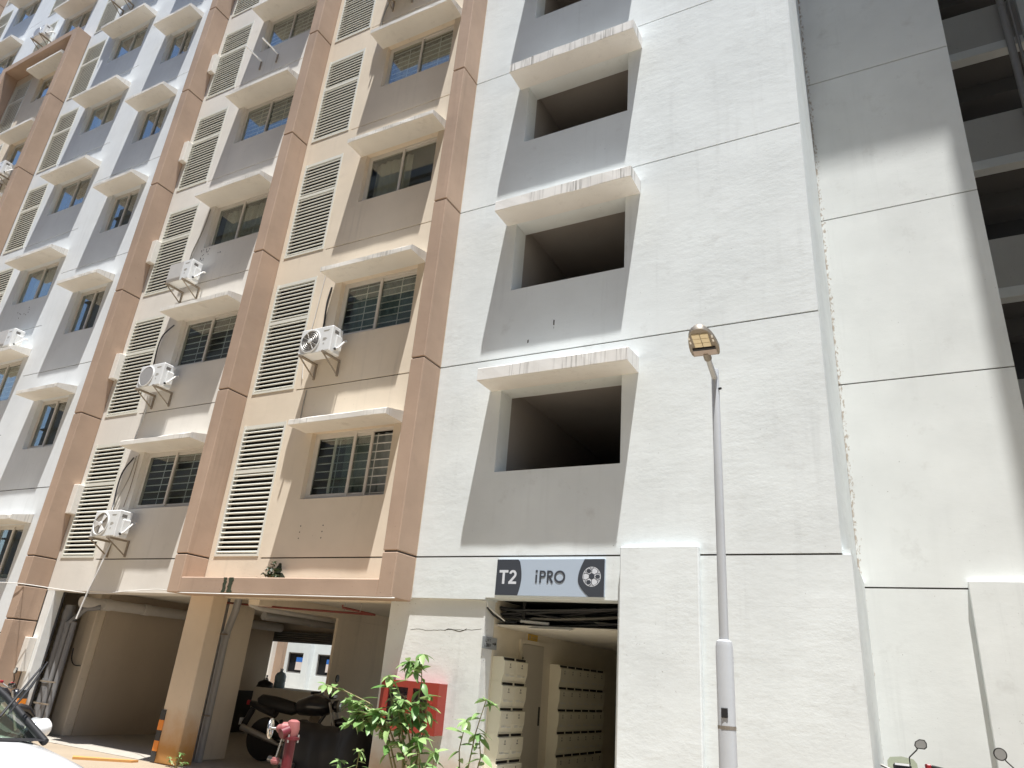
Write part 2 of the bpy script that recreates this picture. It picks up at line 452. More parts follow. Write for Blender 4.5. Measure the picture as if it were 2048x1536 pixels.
def curtain_mesh(x0, x1, H, seed):
    rnd = random.Random(seed); n = int((x1-x0)/.03); vs = []; fs = []
    ph = rnd.random()*6
    for i in range(n+1):
        x = x0+(x1-x0)*i/n; y = .33+.022*math.sin(ph+i*1.1)+.012*math.sin(i*.37+ph)
        vs += [(x, y, .01), (x, y, H-.01)]
    for i in range(n): fs.append((2*i, 2*i+2, 2*i+3, 2*i+1))
    return MB().add(vs, fs)
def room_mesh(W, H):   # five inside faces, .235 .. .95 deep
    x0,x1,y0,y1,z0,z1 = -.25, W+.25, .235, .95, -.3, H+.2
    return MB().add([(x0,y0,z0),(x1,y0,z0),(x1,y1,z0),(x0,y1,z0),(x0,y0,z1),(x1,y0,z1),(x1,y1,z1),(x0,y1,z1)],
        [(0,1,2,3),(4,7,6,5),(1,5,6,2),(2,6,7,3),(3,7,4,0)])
WP = {}
def window_meshes(W, H):
    k = (round(W,3), round(H,3))
    if k not in WP:
        m = W/2
        WP[k] = dict(frame=frame_mesh(W,H).mesh('window_frame', M['alu']),
            s1=sash_mesh(.045, m+.03, H, .103, .128).mesh('sash', M['alu']), s2=sash_mesh(m-.03, W-.045, H, .131, .156).mesh('sash', M['alu']),
            p1=pane_mesh(.045, m+.03, H, .115).mesh('pane', M['glass']), p2=pane_mesh(m-.03, W-.045, H, .143).mesh('pane', M['glass']),
            s2o=sash_mesh(m-.45, W-.50, H, .131, .156).mesh('sash', M['alu']), p2o=pane_mesh(m-.45, W-.50, H, .143).mesh('pane', M['glass']),
            grille=grille_mesh(W,H).mesh('grille', M['grille']), room=room_mesh(W,H).mesh('room_lining', M['room']),
            cur=[curtain_mesh(.02, W*.55, H, 1).mesh('curtain', M['curtain']), curtain_mesh(W*.3, W-.02, H, 2).mesh('curtain', M['curtain']),
                 curtain_mesh(.02, W-.02, H, 3).mesh('curtain', M['curtain'])])
    return WP[k]
def add_window(x0, x1, z0, z1, grille=True, curtain=None, opened=False, label=None):
    W, H = x1-x0, z1-z0
    d = window_meshes(W, H); loc = (x0, 0, z0)
    f = place('window', d['frame'], BLD, loc)
    if label: f['label'] = label
    def sub(n, k):
        o = place(n, k, f); return o
    sub('sash', d['s1']); sub('pane', d['p1'])
    sub('sash', d['s2o' if opened else 's2']); sub('pane', d['p2o' if opened else 'p2'])
    if grille: sub('grille', d['grille'])
    if curtain is not None: sub('curtain', d['cur'][curtain])
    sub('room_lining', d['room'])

# --- sunshade (chajja): flat underside, top sloping to the front edge, slightly uneven edges
def sunshade(x0, x1, zb, depth, tf, tw, mat, seed):
    rnd = random.Random(seed); n = 10; mb = MB(); vs = []; fs = []
    def j(a): return (rnd.random()-.5)*a
    for i in range(n+1):
        x = x0 + (x1-x0)*i/n
        e = .006
        prof = [(-.002, zb), (-depth+.004+j(e), zb+j(e*.6)), (-depth+j(e), zb+.008), (-depth+j(e), zb+tf-.012+j(e*1.6)), (-depth+.016+j(e), zb+tf+j(e*1.6)), (-.002, zb+tw)]
        vs += [(x,y,z) for y,z in prof]
    m = 6
    for i in range(n):
        for k in range(m-1): fs.append((i*m+k, i*m+k+1, (i+1)*m+k+1, (i+1)*m+k))
    fs += [tuple(range(m))[::-1], tuple(range(n*m, n*m+m))]
    mb.add(vs, [f[::-1] for f in fs])
    return P('sunshade', mb, mat)

# --- louvred vent
SLATS = [0]
LV = {}
def louvre_meshes(W):
    k = round(W, 3)
    if k in LV: return LV[k]
    H = 2.38; fr = MB(); t = .04
    fr.box(0, t, -.012, .07, 0, H); fr.box(W-t, W, -.012, .07, 0, H)
    fr.box(t, W-t, -.012, .07, 0, t); fr.box(t, W-t, .0, .07, H-.07, H)
    zm = H*.63
    fr.box(t, W-t, -.008, .05, zm-.035, zm+.03)
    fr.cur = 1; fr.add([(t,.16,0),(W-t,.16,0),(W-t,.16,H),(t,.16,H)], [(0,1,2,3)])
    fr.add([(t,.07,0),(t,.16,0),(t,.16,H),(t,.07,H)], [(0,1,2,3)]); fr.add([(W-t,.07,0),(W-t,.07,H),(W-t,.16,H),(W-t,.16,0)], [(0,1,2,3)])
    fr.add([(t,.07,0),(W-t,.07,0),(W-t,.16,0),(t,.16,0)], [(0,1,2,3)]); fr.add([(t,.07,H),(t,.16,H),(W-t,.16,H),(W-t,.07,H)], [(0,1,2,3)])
    prof = [(.004,0), (-.004,.005), (-.007,.017), (-.004,.028), (.006,.035), (.030,.048), (.033,.043), (.012,.028), (.008,.004)]
    sl = MB().prism_x(t+.001, W-t-.001, prof[::-1])
    zs = [.055 + .0842*i for i in range(17)] + [zm+.05+.0842*i for i in range(9)]
    zs = [z for z in zs if z < zm-.075 or z > zm+.03]
    joined = MB()
    for z in zs: joined.prism_x(t+.001, W-t-.001, [(y, q+z) for y, q in prof[::-1]])
    LV[k] = (fr.mesh('louvre_frame', [M['louvre'], M['dark']]), sl.mesh('slat', M['louvre'], 45), joined.mesh('slat', M['louvre'], 45), zs)
    return LV[k]
def add_louvre(x0, x1, z0, single=True):
    fr, sl, jo, zs = louvre_meshes(x1-x0)
    f = place('louvre_vent', fr, BLD, (x0, 0, z0))
    if single and SLATS[0] + len(zs) <= 300:
        for z in zs: place('slat', sl, f, (random.uniform(-.001,.001), random.uniform(-.003,.002), z+random.uniform(-.003,.003)))
        SLATS[0] += len(zs)
    else:
        o = place('slats', jo, f); o['kind'] = 'stuff'

# --- bays
PIL = {1:(-6.53,-6.27), 2:(-10.93,-10.65), 3:(-15.40,-15.13), 4:(-23.27,-23.0), 5:(-27.70,-27.40), 6:(-32.6,-32.28)}
PY = -.47
ZT = J(NK)
def joint_levels(z0, z1, off=0.):
    return [J(k)+off for k in range(-1, NK+1) if z0 < J(k)+off < z1]
def strip_panels(x0, x1, zs, mat, holes, y0=0., y1=.035):
    """cladding panels between joints; neighbours leave a recessed joint"""
    for a, b in zip(zs[:-1], zs[1:]):
        if not seen((x0,y0,a),(x1,y0,a),(x0,y0,b),(x1,y0,b)): continue
        mb = MB().sheet(x0, x1, a+(G/2 if a != zs[0] else 0), b-(G/2 if b != zs[-1] else 0), y0, y1, [h for h in holes if h[3] > a and h[2] < b and h[1] > x0 and h[0] < x1])
        P('wall_panel', mb, mat)
SILL, HEAD = .96, 2.13
def bay(xr, xl, louvre, window, shade, mat, zb, ztop=ZT, split=None, ks=range(0, NK), mats=None):
    """xl..xr wall between pilasters; louvre/window x-ranges"""
    holes = []
    for k in ks:
        if J(k)+1 > ztop: continue
        holes.append((window[0], window[1], J(k)+SILL, J(k)+HEAD))
        if louvre: holes.append((louvre[0], louvre[1], J(k)+.03, J(k)+2.41))
    core = MB().sheet(xl, xr, zb, ztop, .035+.0005, .23, holes)
    # joint filler strips sit behind the open joints
    P('wall_core', core, mat)
    fz = MB()
    for z in joint_levels(zb, ztop): fz.box(split or xl, xr, .022, .0345, z-G, z+G)
    P('joint_filler', fz, M['groove'])['kind'] = 'stuff'
    sx = split or xl
    strip_panels(sx, xr, [zb]+joint_levels(zb+.1, ztop-.1)+[ztop], mat, holes)
    if split: P('wall_panel', MB().sheet(xl, split, zb, ztop, 0, .035, holes), mat)
    for k in ks:
        if J(k)+1 > ztop: continue
        a, b = J(k)+SILL, J(k)+HEAD
        if seen((window[0],0,a),(window[1],0,b),(shade[0],-.4,b)):
            yield k
            sunshade(shade[0], shade[1], b, .45, .105, .20, M['shade'], int(abs(xr)*100)+k)
        if louvre and seen((louvre[0],0,J(k)),(louvre[1],0,J(k)+2.4)):
            add_louvre(louvre[0], louvre[1], J(k)+.03, single=(xr > -15))

# bay A (peach), next to the tower
wA = (-8.80,-7.05)
for k in bay(-6.27, -10.93, (-10.54,-9.48), wA, (-8.95,-6.88), M['peach'], 2.60, split=-9.42):
    add_window(*wA, J(k)+SILL, J(k)+HEAD, grille=(k != 2), curtain=[1,2,0,2,1,0,2,1,0][k], opened=(k == 0),
               label='lowest peach-bay window with its right sash slid open' if k == 0 else None)
wB = (-13.30,-11.55)
for k in bay(-10.93, -15.40, (-15.02,-13.93), wB, (-13.48,-11.40), M['cream'], 2.57, split=-13.87):
    add_window(*wB, J(k)+SILL, J(k)+HEAD, grille=(k != 2), curtain=[None,None,2,2,0,2,1,2,0][k])
wD = (-21.15,-19.42)
for k in bay(-19.11, -23.27, (-22.86,-21.79), wD, (-21.38,-19.17), M['white'], 2.60, split=-21.72):
    add_window(*wD, J(k)+SILL, J(k)+HEAD, grille=(k < 2), curtain=[0,2,2,0,2,1,0,2,1][k])
# bay C: small windows half a storey lower
wC = (-17.93,-16.72); OFF = -1.445
holesC = [(wC[0], wC[1], J(k)+OFF+.98, J(k)+OFF+2.22) for k in range(0, NK)]
P('wall_core', MB().sheet(-19.11, -15.40, 0, ZT, .0355, .23, holesC), M['white'])
fz = MB()
for z in joint_levels(0, ZT, OFF): fz.box(-19.11, -15.40, .022, .0345, z-G, z+G)
P('joint_filler', fz, M['groove'])['kind'] = 'stuff'
strip_panels(-19.11, -15.40, [0]+joint_levels(.1, ZT-.1, OFF)+[ZT], M['white'], holesC)
for k in range(0, NK):
    a, b = J(k)+OFF+.98, J(k)+OFF+2.22
    if not seen((wC[0],0,a),(wC[1],0,b)): continue
    add_window(*wC, a, b, grille=False, curtain=None)
    sunshade(-18.15, -16.50, b, .45, .10, .19, M['shade'], 900+k)
# bay E (peach, framed in brown up to J(6)), bay F
wE = (-25.55,-23.80)
for k in bay(-23.0, -27.70, (-27.29,-26.21), wE, (-25.70,-23.62), M['peach'], 2.60, ztop=J(6), split=-26.15, ks=range(2,6)):
    add_window(*wE, J(k)+SILL, J(k)+HEAD, grille=False, curtain=None)
for k in bay(-23.27, -27.70, (-27.29,-26.21), wE, (-25.70,-23.62), M['white'], J(6)+.002, split=-26.15, ks=range(6,NK)):
    add_window(*wE, J(k)+SILL, J(k)+HEAD, grille=False, curtain=None)
wF = (-30.45,-28.70)
for k in bay(-27.70, -32.6, (-32.17,-31.08), wF, (-30.63,-28.55), M['white'], 2.60, split=-31.02, ks=range(4,NK)):
    add_window(*wF, J(k)+SILL, J(k)+HEAD, grille=False, curtain=None)
P('wall_panel', MB().box(-46, -32.6, 0, .23, 0, ZT), M['white'])
P('wall_panel', MB().box(-32.6, -19.115, 0, .23, 0, 2.598), M['white'])

# --- pilasters, one piece per storey
for n, (a, b) in PIL.items():
    top = J(6) if n in (4,5) else ZT
    zb = {1:2.54, 2:2.54}.get(n, 0.0)
    lv = [zb]+[z for z in joint_levels(zb+.1, top-.1)]+[top]
    if n == 3: lv = [0.0, 1.98, 2.60]+[z for z in joint_levels(2.8, top-.1)]+[top]
    for z0, z1 in zip(lv[:-1], lv[1:]):
        if not seen((a,PY,z0),(b,0,z0),(a,PY,z1),(b,0,z1)): continue
        mb = MB().bbox(a, b, PY, -.0015, z0+(G/2 if z0 != lv[0] else 0), z1-(G/2 if z1 != top else 0), .012)
        P('pilaster', mb, M['brown'])
    mb = MB()
    for z in lv[1:-1]: mb.box(a+.02, b-.02, PY+.02, -.0015, z-G, z+G)
    P('joint_filler', mb, M['groove'])['kind'] = 'stuff'
# brown frame over bay E, brown beam under bay A
P('frame_beam', MB().bbox(-27.40, -23.27, PY, -.0015, J(6)-.26, J(6)-.004, .012), M['brown'])
P('ground_beam', MB().bbox(-10.65, -6.53, PY+.003, -.0015, 2.54, 2.79, .014), M['brown'])
# white blocks in the corner beside the third pilaster
for k in range(-1, NK):
    z0, z1 = J(k)+.91, J(k)+1.52
    if seen((-15.1,-.1,z0),(-15.0,-.1,z1)):
        P('corner_block', MB().bbox(-15.128, -14.965, -.145, -.0015, z0, z1, .008), M['cream'])

# --- tower
TX0, TX1 = -6.268, -.62
hT = []
for k in range(0, NK): hT.append((-5.10, -3.19, J(k)+1.20, J(k)+2.47))
ent = (-5.06, -3.18, 0., 2.625)
def tower_panel(z0, z1, x1, g0=True, g1=True, y0=0.):
    if seen((TX0,0,z0),(x1,0,z0),(TX0,0,z1),(x1,0,z1)):
        P('wall_panel', MB().sheet(TX0, x1, z0+(G/2 if g0 else 0), z1-(G/2 if g1 else 0), y0, y0+.04, hT+[ent]), M['tower'])
for k in range(0, NK): tower_panel(J(k), J(k+1), TX1)
tower_panel(2.60, J(0), TX1+.09, g0=False)
P('wall_core', MB().sheet(TX0, TX1, 2.60, ZT, .0405, .34, hT+[ent]), M['tower'])
fz = MB()
for k in range(0, NK): fz.box(TX0, TX1-.004, .026, .0395, J(k)-G, J(k)+G)
P('joint_filler', fz, M['groove'])['kind'] = 'stuff'
# right flank of the tower and the deeper foot of it
P('flank_wall', MB().box(TX1-.25, TX1-.0005, .3405, 2.4985, J(0)+.06, ZT), M['tower'])
P('flank_wall', MB().prism_z(0, J(0)+.055, [(TX1-.3,.0405),(TX1+.085,.0405),(TX1+.06,2.4985),(TX1-.3,2.4985)]), M['tower'])
P('wall_panel', MB().sheet(-3.178, TX1+.09, 0, 2.5995, .0, .04), M['tower'])
P('wall_pier', MB().bbox(-3.13, -2.16, -.10, -.0015, 0, 3.262, .012), M['tower'])
# tower sunshades and the open landings behind the openings
for k in range(0, NK):
    zb = J(k)+2.47
    if seen((-5.3,-.4,zb),(-2.9,-.4,zb),(-5.1,0,zb-1.3)):
        sunshade(-5.27, -2.95, zb, .45, .20, .24, M['shade_t'], 500+k)
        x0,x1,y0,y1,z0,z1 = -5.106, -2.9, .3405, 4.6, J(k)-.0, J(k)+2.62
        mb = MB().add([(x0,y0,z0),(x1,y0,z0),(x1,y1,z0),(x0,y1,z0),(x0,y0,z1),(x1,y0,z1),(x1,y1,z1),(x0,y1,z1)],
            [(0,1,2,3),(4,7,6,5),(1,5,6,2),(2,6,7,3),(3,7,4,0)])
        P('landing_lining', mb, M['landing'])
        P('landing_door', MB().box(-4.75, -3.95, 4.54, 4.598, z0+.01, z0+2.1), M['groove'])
# recessed wall right of the tower
RX1 = 1.62
for k in range(0, NK):
    if seen((TX1,2.5,J(k)),(RX1,2.5,J(k+1))):
        P('wall_panel', MB().box(TX1+.001, RX1, 2.5, 2.54, J(k)+G/2, J(k+1)-G/2), M['recess'])
P('wall_panel', MB().box(TX1+.05, RX1, 2.5, 2.54, 0, J(0)-G/2), M['recess'])
fz = MB()
for k in range(0, NK): fz.box(TX1, RX1-.004, 2.526, 2.5395, J(k)-G, J(k)+G)
P('joint_filler', fz, M['groove'])['kind'] = 'stuff'
P('wall_core', MB().box(TX1-.2, RX1, 2.5405, 2.75, 0, ZT), M['recess'])
P('wall_pier', MB().bbox(.645, 2.6, 2.40, 2.4985, 0, 3.255, .01), M['recess'])
P('flank_wall', MB().box(RX1-.22, RX1, 2.7505, 6.1, 0, ZT), M['recess'])
# open corridors far right
for k in range(-1, NK):
    zf = J(k)
    if seen((1.6,6.1,zf-.2),(3.4,6.1,zf-.2),(1.6,6.1,zf+1.3)):
        P('parapet', MB().box(RX1, 5.3, 6.10, 6.22, zf+.10, zf+1.22), M['corridor'])
        P('floor_slab', MB().bbox(RX1, 5.3, 6.04, 6.3, zf-.13, zf+.095, .01), M['recess'])
        P('floor_slab', MB().box(RX1-.2, 5.3, 6.305, 8.2, zf-.13, zf+.095), M['shadedcorridor'])
        P('corridor_beam', MB().box(RX1-.1, 5.3, 7.0, 7.2, zf-.52, zf-.132), M['shadedcorridor'])
P('corridor_wall', MB().box(RX1-.4, 5.3, 8.21, 8.4, 0, ZT), M['shadedcorridor'])
P('corridor_wall', MB().box(RX1-.42, RX1-.222, 6.105, 8.2, 0, ZT), M['shadedcorridor'])
# wing that closes the court on the right, and an overhang above (both beyond the frame, placed and sized to throw the shade seen here)
P('wing_wall', MB().box(3.765, 14, -1.5, 5.87, 0, 33.5), M['recess'])
for k in range(0, NK): 
    if seen((3.5,5.9,J(k)),(4.4,5.9,J(k+1))): P('wing_wall', MB().box(3.50, 5.30, 5.88, 6.035, J(k)+G/2, J(k+1)-G/2), M['recess'])
P('roof_slab', MB().box(-.6, 3.76, -.02, 6.03, 23.45, 23.75), M['recess'])
# bulk of the block
P('building_body', MB().box(-46, -6.5, 1.0, 8.0, 2.95, ZT+.8), M['cream'])
P('building_body', MB().box(-6.45, -.9, 4.75, 8.0, 2.95, ZT+.8), M['cream'])
P('building_body', MB().box(-.85, 1.15, 2.76, 8.0, 2.95, ZT+.8), M['cream'])
P('roof_slab', MB().box(-46, 1.6, .0, 8.0, ZT+.002, ZT+.35), M['cream'])

# --- open ground floor (stilt parking)
P('ceiling', MB().box(-45, -5.30, .235, 7.95, 2.66, 2.90), M['ceiling'])
P('edge_beam', MB().box(-15.10, -10.66, .235, .42, 2.57, 2.658), M['cream'])
P('edge_beam', MB().box(-10.64, -6.30, .235, .42, 2.55, 2.658), M['peach'])
P('cross_beam', MB().box(-9.95, -9.70, .43, 5.9, 2.47, 2.658), M['peach'])
P('column', MB().bbox(-10.90, -10.33, .001, .32, 0, 2.5685, .015), M['column'])
P('column', MB().bbox(-11.1, -10.74, .86, 1.35, 0, 2.655, .015), M['peach'])
P('column', MB().bbox(-15.125, -14.87, .0008, .20, 0, 2.5985, .012), M['lowwall'])
P('column', MB().bbox(-15.0, -14.52, .76, .949, 0, 2.655, .012), M['peach'])
P('partition_wall', MB().box(-19, -14.76, .96, 1.2, 0, 2.655), M['innerwall'])
P('partition_wall', MB().box(-14.75, -14.5, .95, 5.6, .0, 2.655), M['innerwall'])
P('partition_wall', MB().box(-9.76, -9.70, 2.46, 6.2, .0, 2.468), M['peach'])
P('dado', MB().box(-14.499, -14.49, 4.0, 5.59, .004, .92), M['guard'])
P('partition_wall', MB().sheet(-17, -9.79, 0, 2.655, 6.21, 6.4, [(-15.6,-12.2,1.02,2.12)]), M['innerwall'])
P('shutter_box', MB().box(-15.7, -12.2, 5.95, 6.205, 2.11, 2.36), M['slot'])
for i in range(5):
    P('shutter_slat', MB().tube([(-15.6,5.935,2.14+i*.05),(-12.25,5.935,2.14+i*.05)], .022, 8), M['acdark'], 60)
P('counter', MB().box(-14.2, -12.3, 5.0, 5.9, .004, 1.03), M['ceiling'])
P('kerb', MB().prism_z(-.003, .03, [(-11.6,-.85),(-10.95,-.30),(-10.95,-.18),(-11.75,-.75)]), M['column'])
# wall between parking and entrance
P('low_wall', MB().sheet(-6.65, -5.062, 0, 2.5985, .045, .30), M['lowwall'])
P('partition_wall', MB().box(-6.65, -6.45, .305, 3.0, 0, 2.655), M['innerwall'])
# --- lobby
P('lobby_floor', MB().box(-5.06, -3.18, -.35, 5.99, -.003, .012), M['tilefloor'])  # out of view, pale tile added to bounce sun into the lobby
P('lobby_wall', MB().box(-5.30, -5.062, .305, 6.0, 0, 2.9), M['lobby'])
P('lobby_wall', MB().box(-5.06, -3.0, 6.0, 6.2, 0, 2.9), M['corridor'])
P('lobby_wall', MB().box(-3.18, -2.95, .345, 6.0, 0, 2.9), M['corridor'])
P('lobby_ceiling', MB().box(-5.06, -3.18, .34, 6.0, 2.29, 2.315), M['ceiling'])
P('lobby_ceiling', MB().prism_x(-4.5, -3.9, [(.20,2.262),(.34,2.285),(.34,2.30),(.20,2.275)]), M['ceiling'])
P('lobby_ceiling', MB().box(-5.06, -3.18, .38, 6.0, 2.64, 2.9), M['dark'])
P('duct_back', MB().box(-5.06, -3.18, 1.6, 1.65, 2.32, 2.64), M['dark'])
dr = P('lobby_door', MB().box(-5.061, -5.03, 1.14, 1.84, .003, 2.13), M['door'])
dh = MB().box(-5.029, -5.02, 1.76, 1.80, 1.05, 1.30); P('handle', dh, M['slot'], parent=dr)
for z in (1.85, .35): P('hinge', MB().box(-5.029, -5.02, 1.145, 1.165, z-.1, z+.1), M['slot'], parent=dr)
df = MB().box(-5.061,-5.035,1.08,1.135,.003,2.19).box(-5.061,-5.035,1.845,1.90,.003,2.19).box(-5.061,-5.035,1.136,1.844,2.135,2.19); P('door_frame', df, M['lobby'], parent=dr)
P('switch_box', MB().box(-3.72, -3.5, 5.93, 5.998, 2.0, 2.22), M['slot'])
P('lobby_door', MB().box(-4.35, -3.55, 5.95, 5.998, .003, 1.95), M['corridor'])

# ------------------------------------------------------------------ neighbouring buildings
FAR = thing('courtyard_building', 'white building across the sunlit inner court, seen through the parking', 'building')
wins = [(-24.05,-23.15,1.25,2.06), (-22.38,-21.45,1.22,2.06), (-20.6,-19.7,1.22,2.06), (-26.3,-25.4,1.25,2.06)]
P('wall', MB().sheet(-40, 2, 0, 15, 16.0, 16.3, wins), M['tower'], parent=FAR)
for a, b, c, d in wins:
    fr = P('window', MB().sheet(a, b, c, d, 16.05, 16.1, [(a+.05,b-.05,c+.05,d-.05)]), M['acdark'], parent=FAR)
    P('pane', MB().box(a+.05, b-.05, 16.08, 16.09, c+.05, d-.05), M['carblack'], parent=fr)
for a, b, c, d in wins[:2]:
    P('poster', MB().box(b-.42, b-.06, 16.03, 16.04, d-.36, d-.18), M['blue'], parent=FAR)
    P('poster', MB().box(b-.42, b-.06, 16.03, 16.04, d-.68, d-.365), M['pink'], parent=FAR)
P('pilaster', MB().box(-25.05, -24.62, 15.6, 15.999, 0, 15), M['cream'], parent=FAR)
P('pilaster', MB().box(-22.95, -22.62, 15.75, 15.999, 0, 15), M['tower'], parent=FAR)
P('pilaster', MB().box(-24.615, -24.2, 15.8, 15.999, 0, 15), M['brown'], parent=FAR)
M['oppgrey'] = plaster('dark_grey_render', (.16,.165,.165), bump=.2)
OPP = thing('opposite_building', 'tall dark grey block facing the court behind the camera, seen mirrored in the windows', 'building')
ow = [(x, x+1.7, 1.2+3*k, 2.5+3*k) for k in range(13) for x in range(-60, 30, 4)]
P('wall', MB().sheet(-62, 32, 0, 40, -22.3, -22.0, ow), M['oppgrey'], parent=OPP)
P('glazing', MB().box(-62, 32, -22.4, -22.31, 0, 40), M['carblack'], parent=OPP)
P('roof', MB().box(-62, 32, -34, -22.41, 0, 40), M['oppgrey'], parent=OPP)
for k in range(13): P('ledge', MB().box(-62, 32, -21.99, -21.7, 2.75+3*k, 2.87+3*k), M['oppgrey'], parent=OPP)

# ------------------------------------------------------------------ air conditioners
def ac_unit(loc, label, style='fan', pipes=True, Wd=.74, Ht=.50):
    t = thing('air_conditioner', label, 'air conditioner', loc, 0, 'outdoor air conditioner units on the facade')
    D = .27; y1 = -.14; y0 = y1-D     # stands off the wall
    fx, fz_, R = .255, Ht*.5, .205
    mb = MB().bbox(0, Wd, y0, y1, 0, Ht, .014)
    body = P('casing', mb, M['acwhite'], parent=t)
    yf = y0-.001
    if style in ('fan', 'ring', 'open'):
        P('fan_ring', MB().lathe([(R+.022,-.0),(R+.02,-.014),(R,-.016),(R-.004,0)], (fx,yf,fz_), 'y', 32), M['acwhite'], 40, parent=t)
        disc = P('fan_recess', MB().lathe([(R-.004,-.001),(R-.004,-.003)], (fx,yf,fz_), 'y', 32), M['acdark'] if style != 'open' else M['acfin'], parent=t)
    if style == 'fan':
        g = MB()
        for i in range(5):
            r = .05+.034*i; g.tube([(fx+r*math.cos(a*math.pi/14), yf-.014, fz_+r*math.sin(a*math.pi/14)) for a in range(29)], .0035, 4, False)
        for i in range(12):
            a = i*math.pi/6; g.tube([(fx+.03*math.cos(a), yf-.012, fz_+.03*math.sin(a)), (fx+R*math.cos(a), yf-.012, fz_+R*math.sin(a))], .003, 4, False)
        P('fan_grille', g, M['steel'], parent=t)
        P('hub', MB().lathe([(.001,-.026),(.04,-.024),(.05,-.012),(.05,-.004)], (fx,yf,fz_), 'y', 20), M['acwhite'], 40, parent=t)
    if style == 'ring':
        P('fan_grille', MB().lathe([(R-.01,-.004),(R-.012,-.012),(.02,-.012),(.001,-.010)], (fx,yf,fz_), 'y', 28), M['pvc'], parent=t)
    if style == 'open':
        for i in range(3):
            a = i*2.094+.7; b = a+.75
            P('fan_blade', MB().add([(fx+.03*math.cos(a),yf-.01,fz_+.03*math.sin(a)),(fx+R*.93*math.cos(a),yf-.02,fz_+R*.93*math.sin(a)),(fx+R*.93*math.cos(b),yf-.006,fz_+R*.93*math.sin(b)),(fx+.03*math.cos(b),yf-.008,fz_+.03*math.sin(b)),
                (fx+.03*math.cos(a),yf-.004,fz_+.03*math.sin(a)),(fx+R*.93*math.cos(a),yf-.014,fz_+R*.93*math.sin(a)),(fx+R*.93*math.cos(b),yf-.0035,fz_+R*.93*math.sin(b)),(fx+.03*math.cos(b),yf-.0035,fz_+.03*math.sin(b))],
                [(0,1,2,3),(7,6,5,4),(0,4,5,1),(1,5,6,2),(2,6,7,3),(3,7,4,0)]), M['cloth'], parent=t)
        P('hub', MB().lathe([(.001,-.03),(.04,-.028),(.045,-.004)], (fx,yf,fz_), 'y', 16), M['cloth'], 40, parent=t)
    if style == 'flat':
        P('front_panel', MB().bbox(.02, .46, yf-.008, yf+.0005, .09, Ht-.02, .004), M['pvcpale'], parent=t)
        P('front_panel', MB().bbox(.02, .46, yf-.007, yf+.0005, .012, .082, .003), M['acfin'], parent=t)
    P('service_panel', MB().bbox(.50, Wd-.014, yf-.006, yf+.0005, .02, Ht-.02, .003), M['acwhite'], parent=t)
    lb = MB()
    for i, (x0, x1, z) in enumerate([(.54,.68,Ht-.09),(.54,.66,Ht-.105),(.55,.63,Ht-.24),(.55,.65,Ht-.26),(.55,.62,Ht-.28),(.57,.60,Ht-.34),(.57,.60,Ht-.36)]):
        lb.box(x0, x1, yf-.0075, yf-.0065, z, z+.009)
    P('label_print', lb, M['print'], parent=t)
    sx = Wd+.0005
    P('handle_recess', MB().box(sx, sx+.004, y0+.06, y0+.16, Ht-.13, Ht-.07), M['acdark'], parent=t)
    P('valve_cover', MB().bbox(sx-.001, sx+.04, y0+.09, y1-.02, .08, Ht-.16, .012), M['acwhite'], parent=t)
    P('valve', MB().tube([(Wd+.03,y0+.09,.07),(Wd+.055,y0+.085,.06)], .022, 8), M['rubber'], parent=t)
    P('pipe', MB().tube([(Wd+.05,y0+.10,.07),(Wd+.075,y0+.13,.10),(Wd+.085,y0+.2,.2),(Wd+.08,y1-.01,.28),(Wd+.05,y1+.06,.32),(Wd-.02,y1+.10,.33)], .017, 7), M['cablewh'], 50, parent=t)
    for x in (.10, Wd-.10):
        b = MB(); b.box(x-.018, x+.018, y0-.06, -.004, -.035, -.001)
        b.box(x-.018, x+.018, -.03, -.002, -.31, -.036)
        b.tube([(x, y0-.04, -.03), (x, -.015, -.29)], .014, 6)
        P('bracket', b, M['rustmetal'], parent=t)
    return t
ac_unit((-9.12, 0, J(1)+.45), 'white air conditioner with round grille under the second peach-bay window', 'fan')
ac_unit((-13.62, 0, J(0)+.34), 'lowest air conditioner in the cream bay, its fan cover missing and white blades bare', 'open')
ac_unit((-13.58, 0, J(1)+.37), 'air conditioner with a plain grey round fan cover, second up in the cream bay', 'ring')
ac_unit((-13.66, 0, J(2)-.14), 'boxy old air conditioner with square pale front, third up in the cream bay', 'flat')
ac_unit((-8.97, 0, 15.76), 'air conditioner at the very top edge of the peach bay, only its brackets showing', 'fan')
a = ac_unit((-26.65, 0, 22.35), 'air conditioner above the brown window frame near the top left corner', 'ring')
ac_unit((-21.5, 0, J(6)+.45), 'air conditioner seen from below at the top of the white bay', 'fan')
ac_unit((-25.05, 0, 15.45), 'air conditioner at the left edge of the photo beside the brown pilaster', 'fan')
a = ac_unit((-20.15, -.02, J(1)+2.13+.15), 'air conditioner on the sunshade at the left edge of the photo, mid height', 'flat')
for ch in list(a.children):
    if ch.name.startswith('bracket'): bpy.data.objects.remove(ch)
# empty brackets left on the wall
t = thing('ac_bracket', 'pair of empty white metal brackets left on the wall below an upper window', 'bracket')
for i, x in enumerate((-13.1, -12.52)):
    z = 15.77
    P('arm', MB().box(x-.015, x+.015, -.55, -.002, z-.03, z), M['acwhite'], parent=t); P('post', MB().box(x-.018, x+.018, -.028, -.0025, z-.30, z-.031), M['rustmetal'], parent=t)

